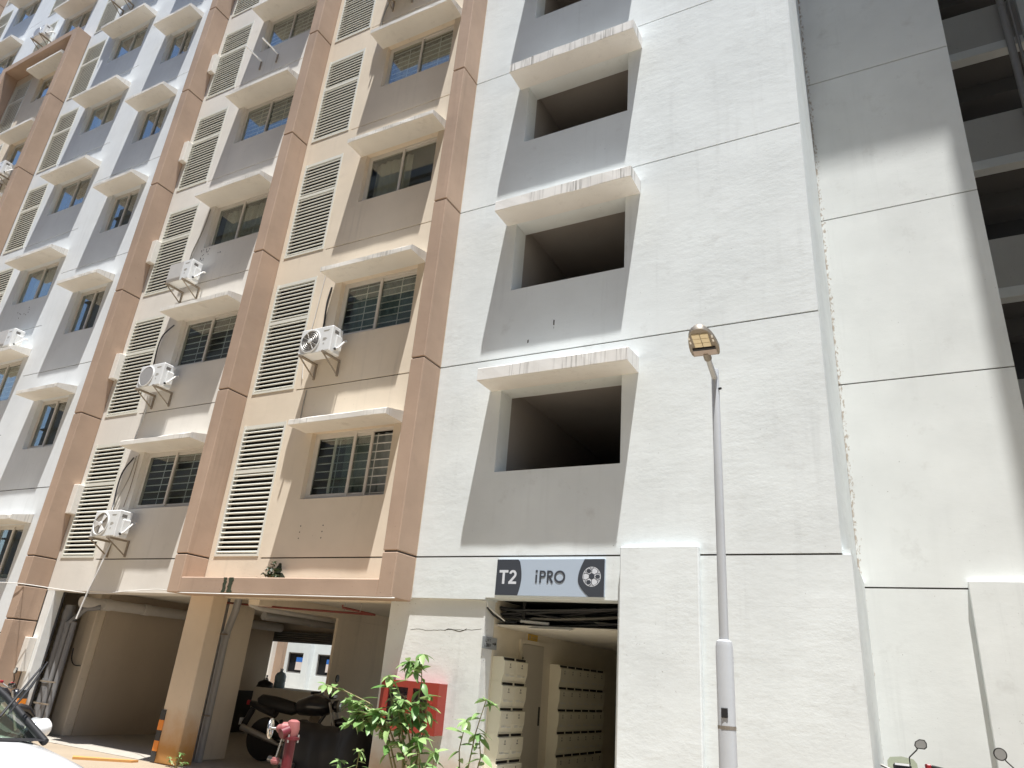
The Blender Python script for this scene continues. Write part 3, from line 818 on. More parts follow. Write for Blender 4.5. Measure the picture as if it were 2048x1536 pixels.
def cable(name, pts, r, mat, label, cat='cable', group=None, n=6):
    # smooth through the points
    P_ = [Vector(p) for p in pts]; out = []
    for i in range(len(P_)-1):
        p0 = P_[max(i-1,0)]; p1 = P_[i]; p2 = P_[i+1]; p3 = P_[min(i+2,len(P_)-1)]
        for s_ in range(5):
            u = s_/5; out.append(.5*((2*p1)+(p2-p0)*u+(2*p0-5*p1+4*p2-p3)*u*u+(3*p1-p0-3*p2+p3)*u*u*u))
    out.append(P_[-1])
    o = MB().tube(out, r, n).build(name, mat, None, 60)
    return tag(o, label, cat, group)
cable('refrigerant_pipe', [(-9.02,-.02,J(1)+2.05),(-9.05,-.03,J(1)+1.7),(-9.03,-.02,J(1)+1.2),(-9.06,-.03,J(1)+.95),(-9.0,-.16,J(1)+.93)], .017, M['cablebk'], 'black wrapped pipe running down to the peach-bay air conditioner', 'pipe')
cable('cable', [(-9.25,-.015,J(1)+2.4),(-9.3,-.02,J(1)+1.5),(-9.36,-.02,J(1)+.7),(-9.3,-.02,J(1)+.2)], .007, M['cablewh'], 'thin pale cable beside the black pipe in the peach bay')
cable('cable', [(-9.14,-.012,J(1)-.05),(-9.15,-.014,J(0)+2.6),(-9.14,-.014,J(0)+2.36)], .010, M['print'], 'short grey cable above the lowest peach-bay sunshade')
cable('refrigerant_pipe', [(-13.55,-.03,J(0)+2.02),(-13.72,-.06,J(0)+1.75),(-13.78,-.05,J(0)+1.45),(-13.74,-.05,J(0)+1.1),(-13.62,-.12,J(0)+.86)], .015, M['cablebk'], 'black pipe bundle curving down past the lowest cream-bay vent', 'pipe')
cable('cable', [(-13.5,-.02,J(0)+2.05),(-13.52,-.03,J(0)+1.6),(-13.66,-.04,J(0)+1.2),(-13.7,-.08,J(0)+.85)], .010, M['print'], 'grey cable hanging beside the lowest cream-bay window, left of two')
cable('cable', [(-13.42,-.02,J(0)+2.08),(-13.40,-.02,J(0)+1.5),(-13.44,-.02,J(0)+1.0)], .007, M['rustmetal'], 'thin brown cable straight down beside the lowest cream-bay window')
cable('refrigerant_pipe', [(-13.5,-.03,J(1)+2.02),(-13.74,-.06,J(1)+1.8),(-13.82,-.05,J(1)+1.5),(-13.78,-.05,J(1)+1.1),(-13.62,-.14,J(1)+.86)], .014, M['cablebk'], 'black and white pipe curving down to the second cream-bay air conditioner', 'pipe')
cable('cable', [(-13.62,-.015,J(1)+.3),(-13.66,-.02,J(1)-.1),(-13.72,-.02,J(0)+2.5),(-13.68,-.03,J(0)+2.38)], .014, M['cablewh'], 'white cable dropping from the second cream-bay unit to the sunshade below')
cable('cable', [(-13.42,-.02,J(2)+2.05),(-13.46,-.03,J(2)+1.5),(-13.62,-.03,J(2)+.9),(-13.56,-.06,J(2)+.5)], .012, M['print'], 'dark cable down the wall to the old boxy air conditioner')
cable('cable', [(-9.0,-.02,15.9),(-9.1,-.03,15.4),(-9.12,-.02,14.95),(-9.0,-.03,14.75),(-9.06,-.02,14.6)], .014, M['print'], 'grey cable hooked below the topmost peach-bay unit')
cable('drain_hose', [(-13.05,-.30,J(0)+.32),(-13.12,-.34,J(0)-.2),(-13.2,-.38,2.5),(-13.24,-.42,2.04)], .014, M['cablewh'], 'white drain hose hanging free from the lowest cream-bay unit', 'hose')
cable('overhead_wire', [(-16.3,-.50,2.64),(-15.2,-.50,2.62),(-14.3,-.12,2.56),(-13.4,-.05,2.53),(-12.3,-.05,2.60),(-11.6,-.06,2.62),(-10.92,-.3,2.56),(-10.4,-.485,2.53),(-8.5,-.485,2.53),(-6.4,-.482,2.53),(-6.28,-.40,2.545),(-6.26,.02,2.59),(-5.15,.02,2.588),(-5.02,.05,2.5),(-4.9,.3,2.36)], .008, M['cablewh'], 'thin wire sagging along the beam edge over the parking openings', 'wire')
cable('conduit', [(-14.845,.19,2.55),(-14.845,.19,1.2),(-14.845,.19,.02)], .022, M['cablebk'], 'dark upright conduit on the edge of the white column', 'pipe')

# ------------------------------------------------------------------ drain pipes
def pipe(label, pts, r, mat=M['pvc'], collars=(), name='drain_pipe', group=None):
    t = thing(name, label, 'pipe', (0,0,0), 0, group)
    P('pipe_run', MB().tube(pts, r, 14), mat, 50, parent=t)
    for a, b in collars: P('collar', MB().tube([a, b], r*1.14, 14), mat, 50, parent=t)
    return t
def clamp(y, xs, z, r): 
    mb = MB().box(xs[0], xs[1], y-.012, y+.012, z-.015, z+.015); return mb
pipe('thick grey drain pipe beside the white column, joined to the overhead run', [(-14.80,.36,.0),(-14.80,.36,2.33)], .095, M['pvcdark'], collars=[((-14.80,.36,2.08),(-14.80,.36,2.22)),((-14.80,.36,.9),(-14.80,.36,.97))])
pipe('thinner grey drain pipe with an angled branch, second from the white column', [(-14.60,.30,.0),(-14.60,.30,1.98),(-14.35,.40,2.28),(-14.2,.6,2.33)], .055, M['pvcdark'], collars=[((-14.60,.30,1.9),(-14.60,.30,2.0))])
pipe('slim grey drain pipe nearest the beige pier, third from the white column', [(-14.46,.32,.0),(-14.46,.32,2.02)], .05, M['pvcdark'])
pipe('big pale pipe under the ceiling along the left parking wall', [(-14.3,.24,2.40),(-14.3,5.6,2.42)], .10, M['pvcpale'], [((-14.3,.7,2.40),(-14.3,.85,2.40)),((-14.3,1.6,2.405),(-14.3,1.75,2.405))])
pipe('grey drain pipe behind the middle column, left of the pair', [(-10.76,.66,.0),(-10.76,.66,2.65)], .062, collars=[((-10.76,.66,1.95),(-10.76,.66,2.03))])
pipe('grey drain pipe behind the middle column with a slanting branch', [(-10.59,.66,.0),(-10.59,.66,1.98),(-10.42,.60,2.35),(-10.36,.58,2.65)], .062, collars=[((-10.59,.66,1.92),(-10.59,.66,2.02))])
pipe('pale pipe under the ceiling of the middle parking bay, upper of two', [(-10.05,.55,2.64),(-10.05,.6,2.5),(-10.05,.8,2.46),(-10.1,4.4,2.46)], .06, M['pvcpale'])
pipe('grey insulated pipe under the ceiling, lower of two, deeper inside', [(-10.35,1.2,2.36),(-10.35,5.2,2.40)], .075, M['pvc'], [((-10.35,2.4,2.37),(-10.35,2.6,2.37)),((-10.35,3.6,2.38),(-10.35,4.4,2.39))])
t = thing('sprinkler_pipe', 'red sprinkler pipe hung on rods under the parking ceiling', 'pipe')
P('pipe_run', MB().tube([(-11.2,.55,2.52),(-9.6,.75,2.47),(-8.4,.95,2.45),(-7.75,1.1,2.44)], .017, 8), M['rustred'], 50, parent=t)
P('pipe_run', MB().tube([(-7.75,1.1,2.44),(-8.2,.8,2.51),(-8.2,.8,2.55)], .018, 8), M['rustred'], 50, parent=t)
for x, y in ((-8.2,.85),(-7.95,.95)): P('hanger_rod', MB().tube([(x,y,2.46),(x,y,2.66)], .006, 6), M['steel'], parent=t)
for xs, y, z, lab in (((-14.98,-14.36),.28,.93,'flat metal clamp strip across the three pipes by the white column, upper one'),((-14.98,-14.36),.28,.55,'flat metal clamp strip across the three pipes by the white column, lower one'),((-10.82,-10.48),.64,1.98,'metal clamp strip near the ceiling behind the middle column'),((-10.82,-10.48),.64,.7,'metal clamp strip low down behind the middle column')):
    tag(MB().box(xs[0], xs[1], y-.05, y-.035, z-.012, z+.012).build('pipe_clamp', M['rustmetal']), lab, 'clamp', 'pipe clamps')
cable('cable', [(-14.92,.74,1.55),(-14.88,.74,1.36),(-14.75,.74,1.25),(-14.53,.74,1.24)], .010, M['cablebk'], 'short black cable looping across the beige pier')

pipe('grey rainwater pipe climbing past the shaded corridor parapets at far right', [(3.24,5.93,.0),(3.24,5.93,30)], .075, M['pvc'], [((3.24,5.93,J(k)+.9),(3.24,5.93,J(k)+1.0)) for k in range(1,6)])
pipe('thin grey pipe beside the rainwater pipe at far right', [(3.39,5.95,.0),(3.39,5.95,30)], .03, M['pvc'], [((3.39,5.95,14.4),(3.39,5.95,14.5))])
def holes(pts, r):
    mb = MB()
    for x, z, y in pts: mb.lathe([(r,-.0015),(r,-.0002)], (x,y,z), 'y', 8)
    P('drill_holes', mb, M['groove'])['kind'] = 'stuff'
holes([(x,z,0) for x in (-8.66,-8.18) for z in (3.68,3.58,3.48)], .011)
rnd = random.Random(2)
holes([(-13.5+rnd.random()*.45, 9.75+rnd.random()*.35, 0) for _ in range(22)]+[(-12.75+rnd.random()*.1, 9.9, 0) for _ in range(3)], .013)
holes([(-20.9+rnd.random()*.9, 9.55+rnd.random()*.4, 0) for _ in range(9)], .016)
def crack_stain(pts, wd):
    mb = MB()
    for a, b in zip(pts[:-1], pts[1:]): mb.prism_y(a[2]-.0012, a[2]-.0002, [(a[0],a[1]-wd*.5),(b[0],b[1]-wd*.5),(b[0],b[1]+wd*.5),(a[0],a[1]+wd*.5)])
    P('crack_stain', mb, M['groove'])['kind'] = 'stuff'
rnd = random.Random(6); z_ = 2.17; pts = []
for i in range(24): pts.append((-6.25+.05*i, z_, .045)); z_ += rnd.uniform(-.010,.012)
crack_stain(pts, .004); crack_stain([(p[0]+.12, p[1]+.02*math.sin(i), .045) for i, p in enumerate(pts[9:17])], .009)
crack_stain([(-4.30+.01*i, 6.66-.004*i, 0) for i in range(3)], .09); crack_stain([(-4.29,6.58,0),(-4.285,6.56,0)], .03); crack_stain([(-4.72,6.40,0),(-4.70,6.41,0)], .05)  # small dark wall stains drawn as short ribbons

# ------------------------------------------------------------------ corner guards, moss, kerb plant
def guard(loc, label, sd=1):
    t = thing('corner_guard', label, 'corner guard', loc, 0, 'striped corner guards')
    for i in range(5):
        z0 = i*.15
        pr_ = [(-.012,-.012),(.10,-.012),(.10,-.002),(-.001,-.002),(-.001,.10),(-.012,.10)]
        if sd < 0: pr_ = [(-a, b) for a, b in pr_][::-1]
        P('band', MB().prism_z(z0, z0+.149, pr_), M['orange'] if i % 2 else M['guard'], parent=t)
    return t
guard((-14.868,-.0,.01), 'orange and black striped corner guard on the white column by the car', -1)
guard((-10.905,.0,.01), 'orange and black striped corner guard on the edge of the middle column')

def leaf_mesh(L, Wd, fold=.25, droop=.3):
    n = 5; vs = []; fs = []
    for i in range(n+1):
        u = i/n; hw = Wd*.5*math.sin(math.pi*min(1,u*.97+.03))**.8*(1-.25*u); z = -droop*L*u*u
        vs += [(L*u, -hw, z+hw*fold), (L*u, 0, z), (L*u, hw, z+hw*fold)]
    for i in range(n):
        a = 3*i; fs += [(a,a+3,a+4,a+1),(a+1,a+4,a+5,a+2)]
    return MB().add(vs, fs).mesh('leaf', M['leaf'], 80)
LEAVES = [leaf_mesh(.24,.115,.25,.25), leaf_mesh(.20,.10,.35,.5), leaf_mesh(.28,.125,.2,.12), leaf_mesh(.16,.08,.3,.3)]
M['mossleaf'] = leaf_mat('dark_weed_leaf', (.02,.035,.012), (.05,.07,.03))
DARKLEAVES = []
for q_ in LEAVES:
    q_ = q_.copy(); q_.materials[0] = M['mossleaf']; DARKLEAVES.append(q_)
def plant(loc, label, stems, nleaf, group='plants in front of the white low wall', seed=1, sc=1.0, mat=None):
    """stems: lists of points; leaves gather near the outer half of each stem"""
    rnd = random.Random(seed)
    t = thing('shrub', label, 'plant', loc, 0, group)
    for st in stems:
        n = len(st); P('stem', MB().tube(st, [.011*(1-.7*i/(n-1))+.002 for i in range(n)], 6), M['bark'], 60, parent=t)
        if nleaf > 8:
            for q in range(5):
                o = place('leaf', (LEAVES if not mat else DARKLEAVES)[q % 4], t, st[-1], (rnd.uniform(-.4,.4), rnd.uniform(-.5,.6), q*1.2566+rnd.random()*.6))
                s_ = rnd.uniform(.7,1.05)*sc*.85; o.scale = (s_,s_,s_)
        segs = [(Vector(st[i]), Vector(st[i+1])) for i in range(n-1)]
        for q in range(nleaf):
            u = (.30+.70*(q+1)/nleaf)*(n-1)*.999; i = min(int(u), n-2); p = segs[i][0].lerp(segs[i][1], u-i)
            az = q*2.4+rnd.random()*1.0; el = rnd.uniform(-.75,.45)
            o = place('leaf', rnd.choice(LEAVES if not mat else DARKLEAVES), t, p, (rnd.uniform(-.5,.5), -el, az))
            s_ = rnd.uniform(.55,1.05)*sc; o.scale = (s_,s_,s_)
    return t
plant((-8.98,-.10,2.78), 'small dark weed sprouting on the ledge under the peach-bay vent', [[(0,0,0),(.0,-.02,.12),(.02,-.03,.30)],[(0,0,0),(-.06,-.02,.08),(-.16,-.03,.12)],[(0,0,0),(.07,-.03,.09),(.16,-.05,.1)],[(0,0,0),(-.03,-.03,.1),(-.06,-.04,.22)],[(0,0,0),(.05,-.01,.1),(.08,-.02,.2)],[(0,0,0),(-.1,-.02,.03),(-.24,-.03,.05)]], 16, None, 4, .42, M['mossleaf'])
rnd = random.Random(21)
mb = MB()
def blob(cx, cz, rx, rz, n=18):
    pts = [(cx+rx*math.cos(2*math.pi*i/n)*rnd.uniform(.75,1.2), max(2.785, cz+rz*math.sin(2*math.pi*i/n)*rnd.uniform(.7,1.3))) for i in range(n)]
    mb.prism_y(-.0014, -.0003, pts)
blob(-8.98, 2.82, .20, .13); blob(-8.96, 2.94, .07, .13); blob(-9.2, 2.80, .16, .05)
tag(mb.build('moss_patch', M['moss']), 'dark moss stain on the wall foot behind the small weed', 'moss')
t = thing('moss_stain', 'dark green moss streaks running down the brown ledge', 'moss')
for x0_, w_ in ((-9.62,.07),(-9.50,.10)):
    n = 10; Lp = [(x0_+rnd.uniform(-.012,.012), 2.552+.232*i/n) for i in range(n+1)]; Rp_ = [(x0_+w_+rnd.uniform(-.016,.016), 2.552+.232*i/n) for i in range(n+1)]
    mb = MB()
    for i in range(n): mb.prism_y(PY-.001, PY+.006, [Lp[i], Rp_[i], Rp_[i+1], Lp[i+1]])
    P('streak', mb, M['moss'], parent=t)

plant((-5.55,-.62,0), 'tall leafy shrub with bare lower stems in front of the red hose cabinet', [
  [(0,0,0),(.05,0,.5),(-.02,.02,1.0),(.05,.0,1.5),(.02,-.02,1.84)],
  [(0,0,0),(-.12,-.05,.5),(-.35,-.05,.95),(-.65,-.08,1.22),(-1.05,-.1,1.33),(-1.38,-.12,1.38)],
  [(0,0,0),(-.08,.02,.6),(-.25,.0,1.05),(-.42,.02,1.35),(-.46,.0,1.55)],
  [(0,0,0),(.1,.03,.6),(.12,.0,1.0),(.02,-.04,1.28)],
  [(0,0,0),(-.15,-.08,.5),(-.32,-.12,.9),(-.58,-.15,1.1),(-.8,-.15,1.08)],
  [(0,0,0),(-.05,-.05,.6),(-.1,-.1,1.0),(-.2,-.1,1.22)],
  [(0,0,0),(.08,.05,.7),(.15,.06,1.1),(.1,.08,1.35)],
  [(-.2,-.05,.8),(-.3,-.1,1.0),(-.45,-.16,1.15)],[(-.1,0,.8),(-.2,.02,1.05),(-.3,.02,1.25)],[(-.3,-.05,.9),(-.5,-.1,1.05),(-.7,-.12,1.15)],[(-.5,-.08,1.1),(-.75,-.1,1.2),(-.95,-.12,1.22)],[(0,0,.8),(-.05,-.1,1.1),(-.15,-.12,1.3)],[(-.35,-.05,.95),(-.6,-.15,1.02),(-.85,-.2,.98)],[(.0,.0,1.5),(-.06,-.04,1.66),(-.14,-.06,1.74)]], 17, seed=11)
plant((-4.95,-.30,0), 'thin shrub at the right end of the low wall casting long shadows', [
  [(0,0,0),(.02,0,.5),(.1,0,1.0),(.22,-.02,1.38)],
  [(0,0,0),(-.06,.02,.4),(-.12,.02,.8),(-.05,.0,1.12)],
  [(0,0,0),(.1,.02,.4),(.2,.0,.75),(.15,.0,1.0)]], 10, seed=5)
plant((-6.15,-.85,0), 'low pale-leaved shrub left of the red hose cabinet', [
  [(0,0,0),(0,0,.35),(.02,0,.70)],[(0,0,0),(-.15,.0,.3),(-.28,0,.55)],[(0,0,0),(.15,0,.3),(.22,0,.52)]], 12, seed=8, sc=.8)
plant((-5.2,-.75,0), 'low shrub below the red hose cabinet', [
  [(0,0,0),(.05,0,.4),(.1,0,.78)],[(0,0,0),(-.2,0,.45),(-.42,0,.82)],[(0,0,0),(.2,0,.35),(.42,0,.62)],[(0,0,0),(-.08,0,.5),(-.15,.0,.9)]], 11, seed=15)
plant((-10.2,-.08,0), 'tiny flowering weed at the foot of the middle column', [[(0,0,0),(.02,0,.1),(.05,0,.2)],[(0,0,0),(-.1,0,.06),(-.2,0,.12)],[(0,0,0),(.12,0,.08),(.2,0,.10)]], 9, None, 3, .35)

# ------------------------------------------------------------------ tower sign
def ribbon(pts, wdt, y0, y1):
    """flat letter stroke through 2D points"""
    n = len(pts); L_ = []; R_ = []
    for i in range(n):
        a = Vector(pts[max(i-1,0)]); b = Vector(pts[min(i+1,n-1)]); d = (b-a).normalized(); nn = Vector((-d.y, d.x))*wdt*.5
        p = Vector(pts[i]); L_.append(p+nn); R_.append(p-nn)
    vs = [(p.x,y0,p.y) for p in L_]+[(p.x,y0,p.y) for p in R_]+[(p.x,y1,p.y) for p in L_]+[(p.x,y1,p.y) for p in R_]
    fs = []
    for i in range(n-1):
        fs += [(i,i+1,n+i+1,n+i),(2*n+i,3*n+i,3*n+i+1,2*n+i+1),(i,2*n+i,2*n+i+1,i+1),(n+i,n+i+1,3*n+i+1,3*n+i)]
    fs += [(0,n,3*n,2*n),(n-1,3*n-1,4*n-1,2*n-1)]
    return vs, fs
def arc(cx, cz, rx, rz, a0, a1, n=24): return [(cx+rx*math.cos(rad(a0+(a1-a0)*i/n)), cz+rz*math.sin(rad(a0+(a1-a0)*i/n))) for i in range(n+1)]
sg = thing('entrance_sign', 'blue-grey entrance board reading T2 iPRO with a white football emblem', 'sign')
X0, X1, Z0, Z1 = -4.895, -3.352, 2.655, 3.12
P('board', MB().box(X0, X1, -.035, -.002, Z0, Z1), M['signblue'], parent=sg)
Wd, Hd = X1-X0, Z1-Z0
ya, yb = -.0385, -.0352
lp = [(X0,Z0),(X0+.335,Z0)]+[(X0+.335+.045*math.sin(math.pi*i/16), Z0+Hd*i/16) for i in range(1,16)]+[(X0+.315,Z1),(X0,Z1)]
P('left_field', MB().prism_y(ya, yb, lp), M['slate'], parent=sg)
rp = [(X1,Z0),(X1,Z1),(X1-.27,Z1)]+[(X1-.27-.085*math.sin(math.pi*.5*i/12), Z1-Hd*.55*i/12) for i in range(1,13)]+[(X1-.355+.155*(1-math.cos(math.pi*.5*i/10)), Z0+Hd*.45*(1-i/10)) for i in range(1,11)]
P('right_field', MB().prism_y(ya, yb, rp), M['slate'], parent=sg)
yl0, yl1 = -.0391, -.0388
def letter(strokes, mat, name='letter'):
    mb = MB()
    for k, (pts, wd) in enumerate(strokes): mb.add(*ribbon(pts, wd, yl0-.00015*k, yl1))
    o = P(name, mb, mat, parent=sg); return o
zb_, zt_ = Z0+.145, Z1-.14; hh = zt_-zb_
xT = X0+.045
letter([([(xT,zt_-.017),(xT+.135,zt_-.017)],.034), ([(xT+.0675,zt_-.01),(xT+.0675,zb_)],.036)], M['signlight'])
x2 = xT+.205
letter([(arc(x2,zt_-.055,.040,.040,170,-40,18)+[(x2-.045,zb_+.018)],.032), ([(x2-.06,zb_+.016),(x2+.058,zb_+.016)],.032)], M['signlight'])
xi = X0+.60; zb2, zt2 = Z0+.165, Z1-.145; h2 = zt2-zb2; ww = .026
letter([([(xi,zb2),(xi,zb2+h2*.66)],ww), ([(xi+.002,zb2+h2*.84),(xi+.002,zt2+.006)],ww*1.15)], M['slate'])
xp = xi+.058
letter([([(xp,zb2),(xp,zt2)],ww), ([(xp,zt2-.012)]+arc(xp+.035,zt2-.045,.033,.033,90,-90,12)+[(xp,zt2-.078)],ww*.9)], M['slate'])
xr = xp+.108
letter([([(xr,zb2),(xr,zt2)],ww), ([(xr,zt2-.012)]+arc(xr+.032,zt2-.042,.030,.030,90,-90,12)+[(xr,zt2-.072)],ww*.9), ([(xr+.02,zt2-.075),(xr+.068,zb2)],ww)], M['slate'])
xo = xr+.168
letter([(arc(xo,zb2+h2/2,.066,h2/2-.012,0,360,36),ww)], M['slate'])
fx, fzc, fr_ = X1-.168, Z0+Hd*.53, .122
def poly(c, r, n, a0): return [(c[0]+r*math.cos(rad(a0)+2*math.pi*i/n), c[1]+r*math.sin(rad(a0)+2*math.pi*i/n)) for i in range(n)]
bl = P('football', MB().prism_y(-.0391, -.0387, poly((fx,fzc), fr_, 40, 0)), M['signlight'], parent=sg)
pm = MB(); yp0, yp1 = -.0396, -.0392
def dark(pts): pm.prism_y(yp0, yp1, pts)
dark(poly((fx,fzc+.004), .044, 6, 30))
for i in range(6):
    a = rad(60*i); d = .079
    if i % 2 == 0:
        c = (fx+d*math.cos(a), fzc+d*math.sin(a)); dark([(c[0]+.034*math.cos(a+q), c[1]+.030*math.sin(a+q)) for q in [2*math.pi*k/6 for k in range(6)]])
    c2 = (fx+.112*math.cos(a+rad(30)), fzc+.112*math.sin(a+rad(30)))
P('patch', pm, M['slate'], parent=bl)
sm = MB()
for i in range(6):
    a = rad(30+60*i)
    p0 = (fx+.044*math.cos(a), fzc+.004+.044*math.sin(a)); p1 = (fx+.085*math.cos(a), fzc+.085*math.sin(a))
    sm.add(*ribbon([p0,p1], .009, -.0395, -.0392))
    for s_ in (-1,1): sm.add(*ribbon([p1, (fx+.118*math.cos(a+s_*.24), fzc+.118*math.sin(a+s_*.24))], .008, -.0394, -.0392))
sm.add(*ribbon(arc(fx,fzc,.1095,.1095,0,360,40), .0045, -.0393, -.0392))
P('seam', sm, M['slate'], parent=bl)

# ------------------------------------------------------------------ cables above the entrance
rnd = random.Random(3)
t = thing('cable_bundle', 'thick bundle of black cables hanging over the lobby entrance', 'cables')
for i in range(20):
    za, zb3 = rnd.uniform(2.36,2.56), rnd.uniform(2.36,2.62); yy = rnd.uniform(.46,.75); sag = rnd.uniform(-.02,.05)
    pts = [(-5.05+1.87*u, yy+.12*math.sin(u*3+i), za+(zb3-za)*u-sag*math.sin(math.pi*u)) for u in [k/9 for k in range(10)]]
    P('cable', MB().tube(pts, rnd.choice([.012,.016,.020]), 7), M['cablebk'] if i % 5 else M['print'], 60, parent=t)
P('tape', MB().tube([(-4.72,.43,2.375),(-4.55,.43,2.365),(-4.30,.43,2.352)], .021, 8), M['cablewh'], 60, parent=t)
P('hanger', MB().box(-4.70,-4.66,.42,.435,2.33,2.63), M['slot'], parent=t)
P('tray', MB().box(-5.055,-3.185,.42,.80,2.317,2.335), M['slot'], parent=t)
cable('cable', [(-5.03,.04,2.50),(-5.02,.2,2.42),(-4.95,.42,2.36),(-4.8,.46,2.36)], .016, M['cablebk'], 'single black cable entering the bundle at the left of the lobby entrance')

# ------------------------------------------------------------------ lobby signs and mailboxes
t = thing('direction_sign', 'small grey lift lobby sign with an arrow on the entrance wall', 'sign', (-5.06,0,0))
P('plate', MB().box(.0005, .012, .02, .40, 1.985, 2.135), M['greysign'], parent=t)
pr = MB()
def word(mb, txt, y, z, h, wd, x=.0125, st=.10):
    """simple block letters on a plate facing +x, text running along +y"""
    SEG = {'L':[((0,1),(0,0)),((0,0),(.8,0))],'I':[((.3,0),(.3,1))],'F':[((0,0),(0,1)),((0,1),(.8,1)),((0,.5),(.6,.5))],'T':[((.4,0),(.4,1)),((0,1),(.8,1))],
           'O':[((0,0),(0,1)),((0,1),(.8,1)),((.8,1),(.8,0)),((.8,0),(0,0))],'B':[((0,0),(0,1)),((0,1),(.7,1)),((.7,1),(.7,0)),((.7,0),(0,0)),((0,.5),(.7,.5))],
           'Y':[((0,1),(.4,.5)),((.8,1),(.4,.5)),((.4,.5),(.4,0))]}
    for c in txt:
        for a, b in SEG.get(c, []):
            vs, fs = ribbon([(y+a[0]*wd, z+a[1]*h),(y+b[0]*wd, z+b[1]*h)], h*st*1.6, 0, .001)
            mb.add([(x+v[1]+.0004*len(mb.f)/100, v[0], v[2]) for v in vs], fs)
        y += wd*1.12
word(pr, 'LIFT', .09, 2.075, .035, .032); word(pr, 'LOBBY', .07, 2.015, .035, .032)
pr.add([(x, y, z) for x in (.0125,.0135) for y, z in ((.28,2.05),(.34,2.05),(.34,2.03),(.385,2.058),(.34,2.086),(.34,2.066),(.28,2.066))], [tuple(range(7)), tuple(range(13,6,-1))])
P('print', pr, M['slot'], parent=t)
t = thing('door_sign', 'small yellow plate above the lobby side door', 'sign', (-5.06,0,0))
P('plate', MB().box(.0005,.012,1.34,1.64,2.19,2.28), M['yellow'], parent=t)
b = MB(); b.box(.0125,.0135,1.36,1.375,2.205,2.265); b.box(.0125,.0135,1.39,1.405,2.205,2.265); b.box(.0125,.0135,1.45,1.60,2.245,2.252); b.box(.0125,.0135,1.45,1.58,2.22,2.227)
P('print', b, M['print'], parent=t)
def mail_bank(y0, cols, cw, label):
    t = thing('mailbox_bank', label, 'mailboxes', (-5.06,y0,0), 0, 'mailbox banks on the lobby wall')
    D = .19
    prof = [(0,0),(D-.03,0),(D-.005,.10),(D,.25),(D-.03,.262),(D-.035,.298),(0,.298)]
    bx = MB().prism_y(.002, cw-.002, prof).mesh('mailbox', M['mailbox'])
    sl = MB().box(D-.034, D-.026, .03, cw-.03, .262, .292).mesh('slot', M['slot'])
    lk = MB().box(D-.004, D+.004, cw*.45, cw*.51, .195, .222).box(D-.006, D+.0015, cw*.42, cw*.56, .168, .183).mesh('lock', M['print'])
    nm = MB().box(D-.010, D-.002, .05, cw*.45, .06, .066).box(D-.010, D-.002, .05, cw*.45, .075, .081).box(D-.010,D-.002,cw*.55,cw-.05,.06,.066).mesh('name_plate', M['paper'])
    for r in range(6):
        z = 1.91-.298-.31*r
        for c in range(cols):
            m = place('mailbox', bx, t, (0, c*cw, z)); place('slot', sl, m); place('lock', lk, m); place('name_plate', nm, m)
        P('shelf', MB().box(0, D-.02, 0, cols*cw, z-.0115, z-.001), M['mailbox'], parent=t)
    return t
mail_bank(.34, 2, .345, 'narrow bank of cream mailboxes, two columns, nearest the lobby entrance')
mail_bank(2.15, 6, .31, 'wide bank of cream mailboxes, six columns, deeper in the lobby')

# ------------------------------------------------------------------ red hose cabinet
cb = thing('hose_cabinet', 'red fire hose cabinet with glazed door on the white low wall', 'cabinet', (0,.045,0))
cx0, cx1, cz0, cz1 = -6.46, -5.54, .90, 1.51; cy = -.185
mb = MB().box(cx0, cx1, -.03, -.0005, cz0, cz1); mb.box(cx0, cx0+.02, cy, -.031, cz0, cz1); mb.box(cx1-.02, cx1, cy, -.031, cz0, cz1)
mb.box(cx0+.021, cx1-.021, cy, -.031, cz0, cz0+.02); mb.box(cx0+.021, cx1-.021, cy, -.031, cz1-.02, cz1)
P('box', mb, M['redfresh'], parent=cb)
mb = MB().sheet(cx0-.004, cx1+.004, cz0-.004, cz1+.004, cy-.022, cy-.001, [(cx0+.12,cx0+.44,cz0+.09,cz1-.08),(cx0+.52,cx1-.16,cz0+.09,cz1-.08)])
P('door', mb, M['redfresh'], parent=cb)
for a, b in ((cx0+.12,cx0+.44),(cx0+.52,cx1-.16)): P('pane', MB().box(a+.001, b-.001, cy-.010, cy-.006, cz0+.091, cz1-.081), M['glass'], parent=cb)
P('handle', MB().box(cx1-.10, cx1-.07, cy-.04, cy-.0225, 1.15, 1.27), M['redfresh'], parent=cb)
for x in (cx0+.28, cx0+.65): P('hose_reel', MB().lathe([(.03,-.12),(.17,-.12),(.17,-.06),(.03,-.06)], (x,0,1.19), 'y', 20), M['redpale'], parent=cb)

# ------------------------------------------------------------------ street lamp
lp = thing('street_lamp', 'slim grey street lamp post with a flat shoe-shaped light', 'street lamp', (-1.36,-2.5,0))
P('base_pole', MB().lathe([(.085,0),(.085,.012),(.067,.013),(.067,1.99),(.060,2.03),(.040,2.045)], n=24), M['pole'], 40, parent=lp)
P('hatch', MB().bbox(-.025,.025,-.073,-.062,1.48,1.55,.004), M['rubber'], parent=lp)
P('band', MB().lathe([(.0685,1.40),(.0685,1.425)], n=24), M['lamphead'], parent=lp)
P('pole', MB().lathe([(.037,2.04),(.037,3.0),(.034,4.38),(.030,4.40),(.001,4.405)], n=20), M['pole'], 40, parent=lp)
P('bolt', MB().tube([(.03,-.01,4.20),(.055,-.015,4.20)], .012, 6), M['rubber'], parent=lp)
HD = Vector((.06,-1.0,.16)); SIDE = Vector((HD.y,-HD.x,0)).normalized(); HD.normalize(); UP = HD.cross(-SIDE) if HD.cross(-SIDE).z > 0 else HD.cross(SIDE)
A0 = Vector((0,-.02,4.31)); A1 = A0+HD*.35
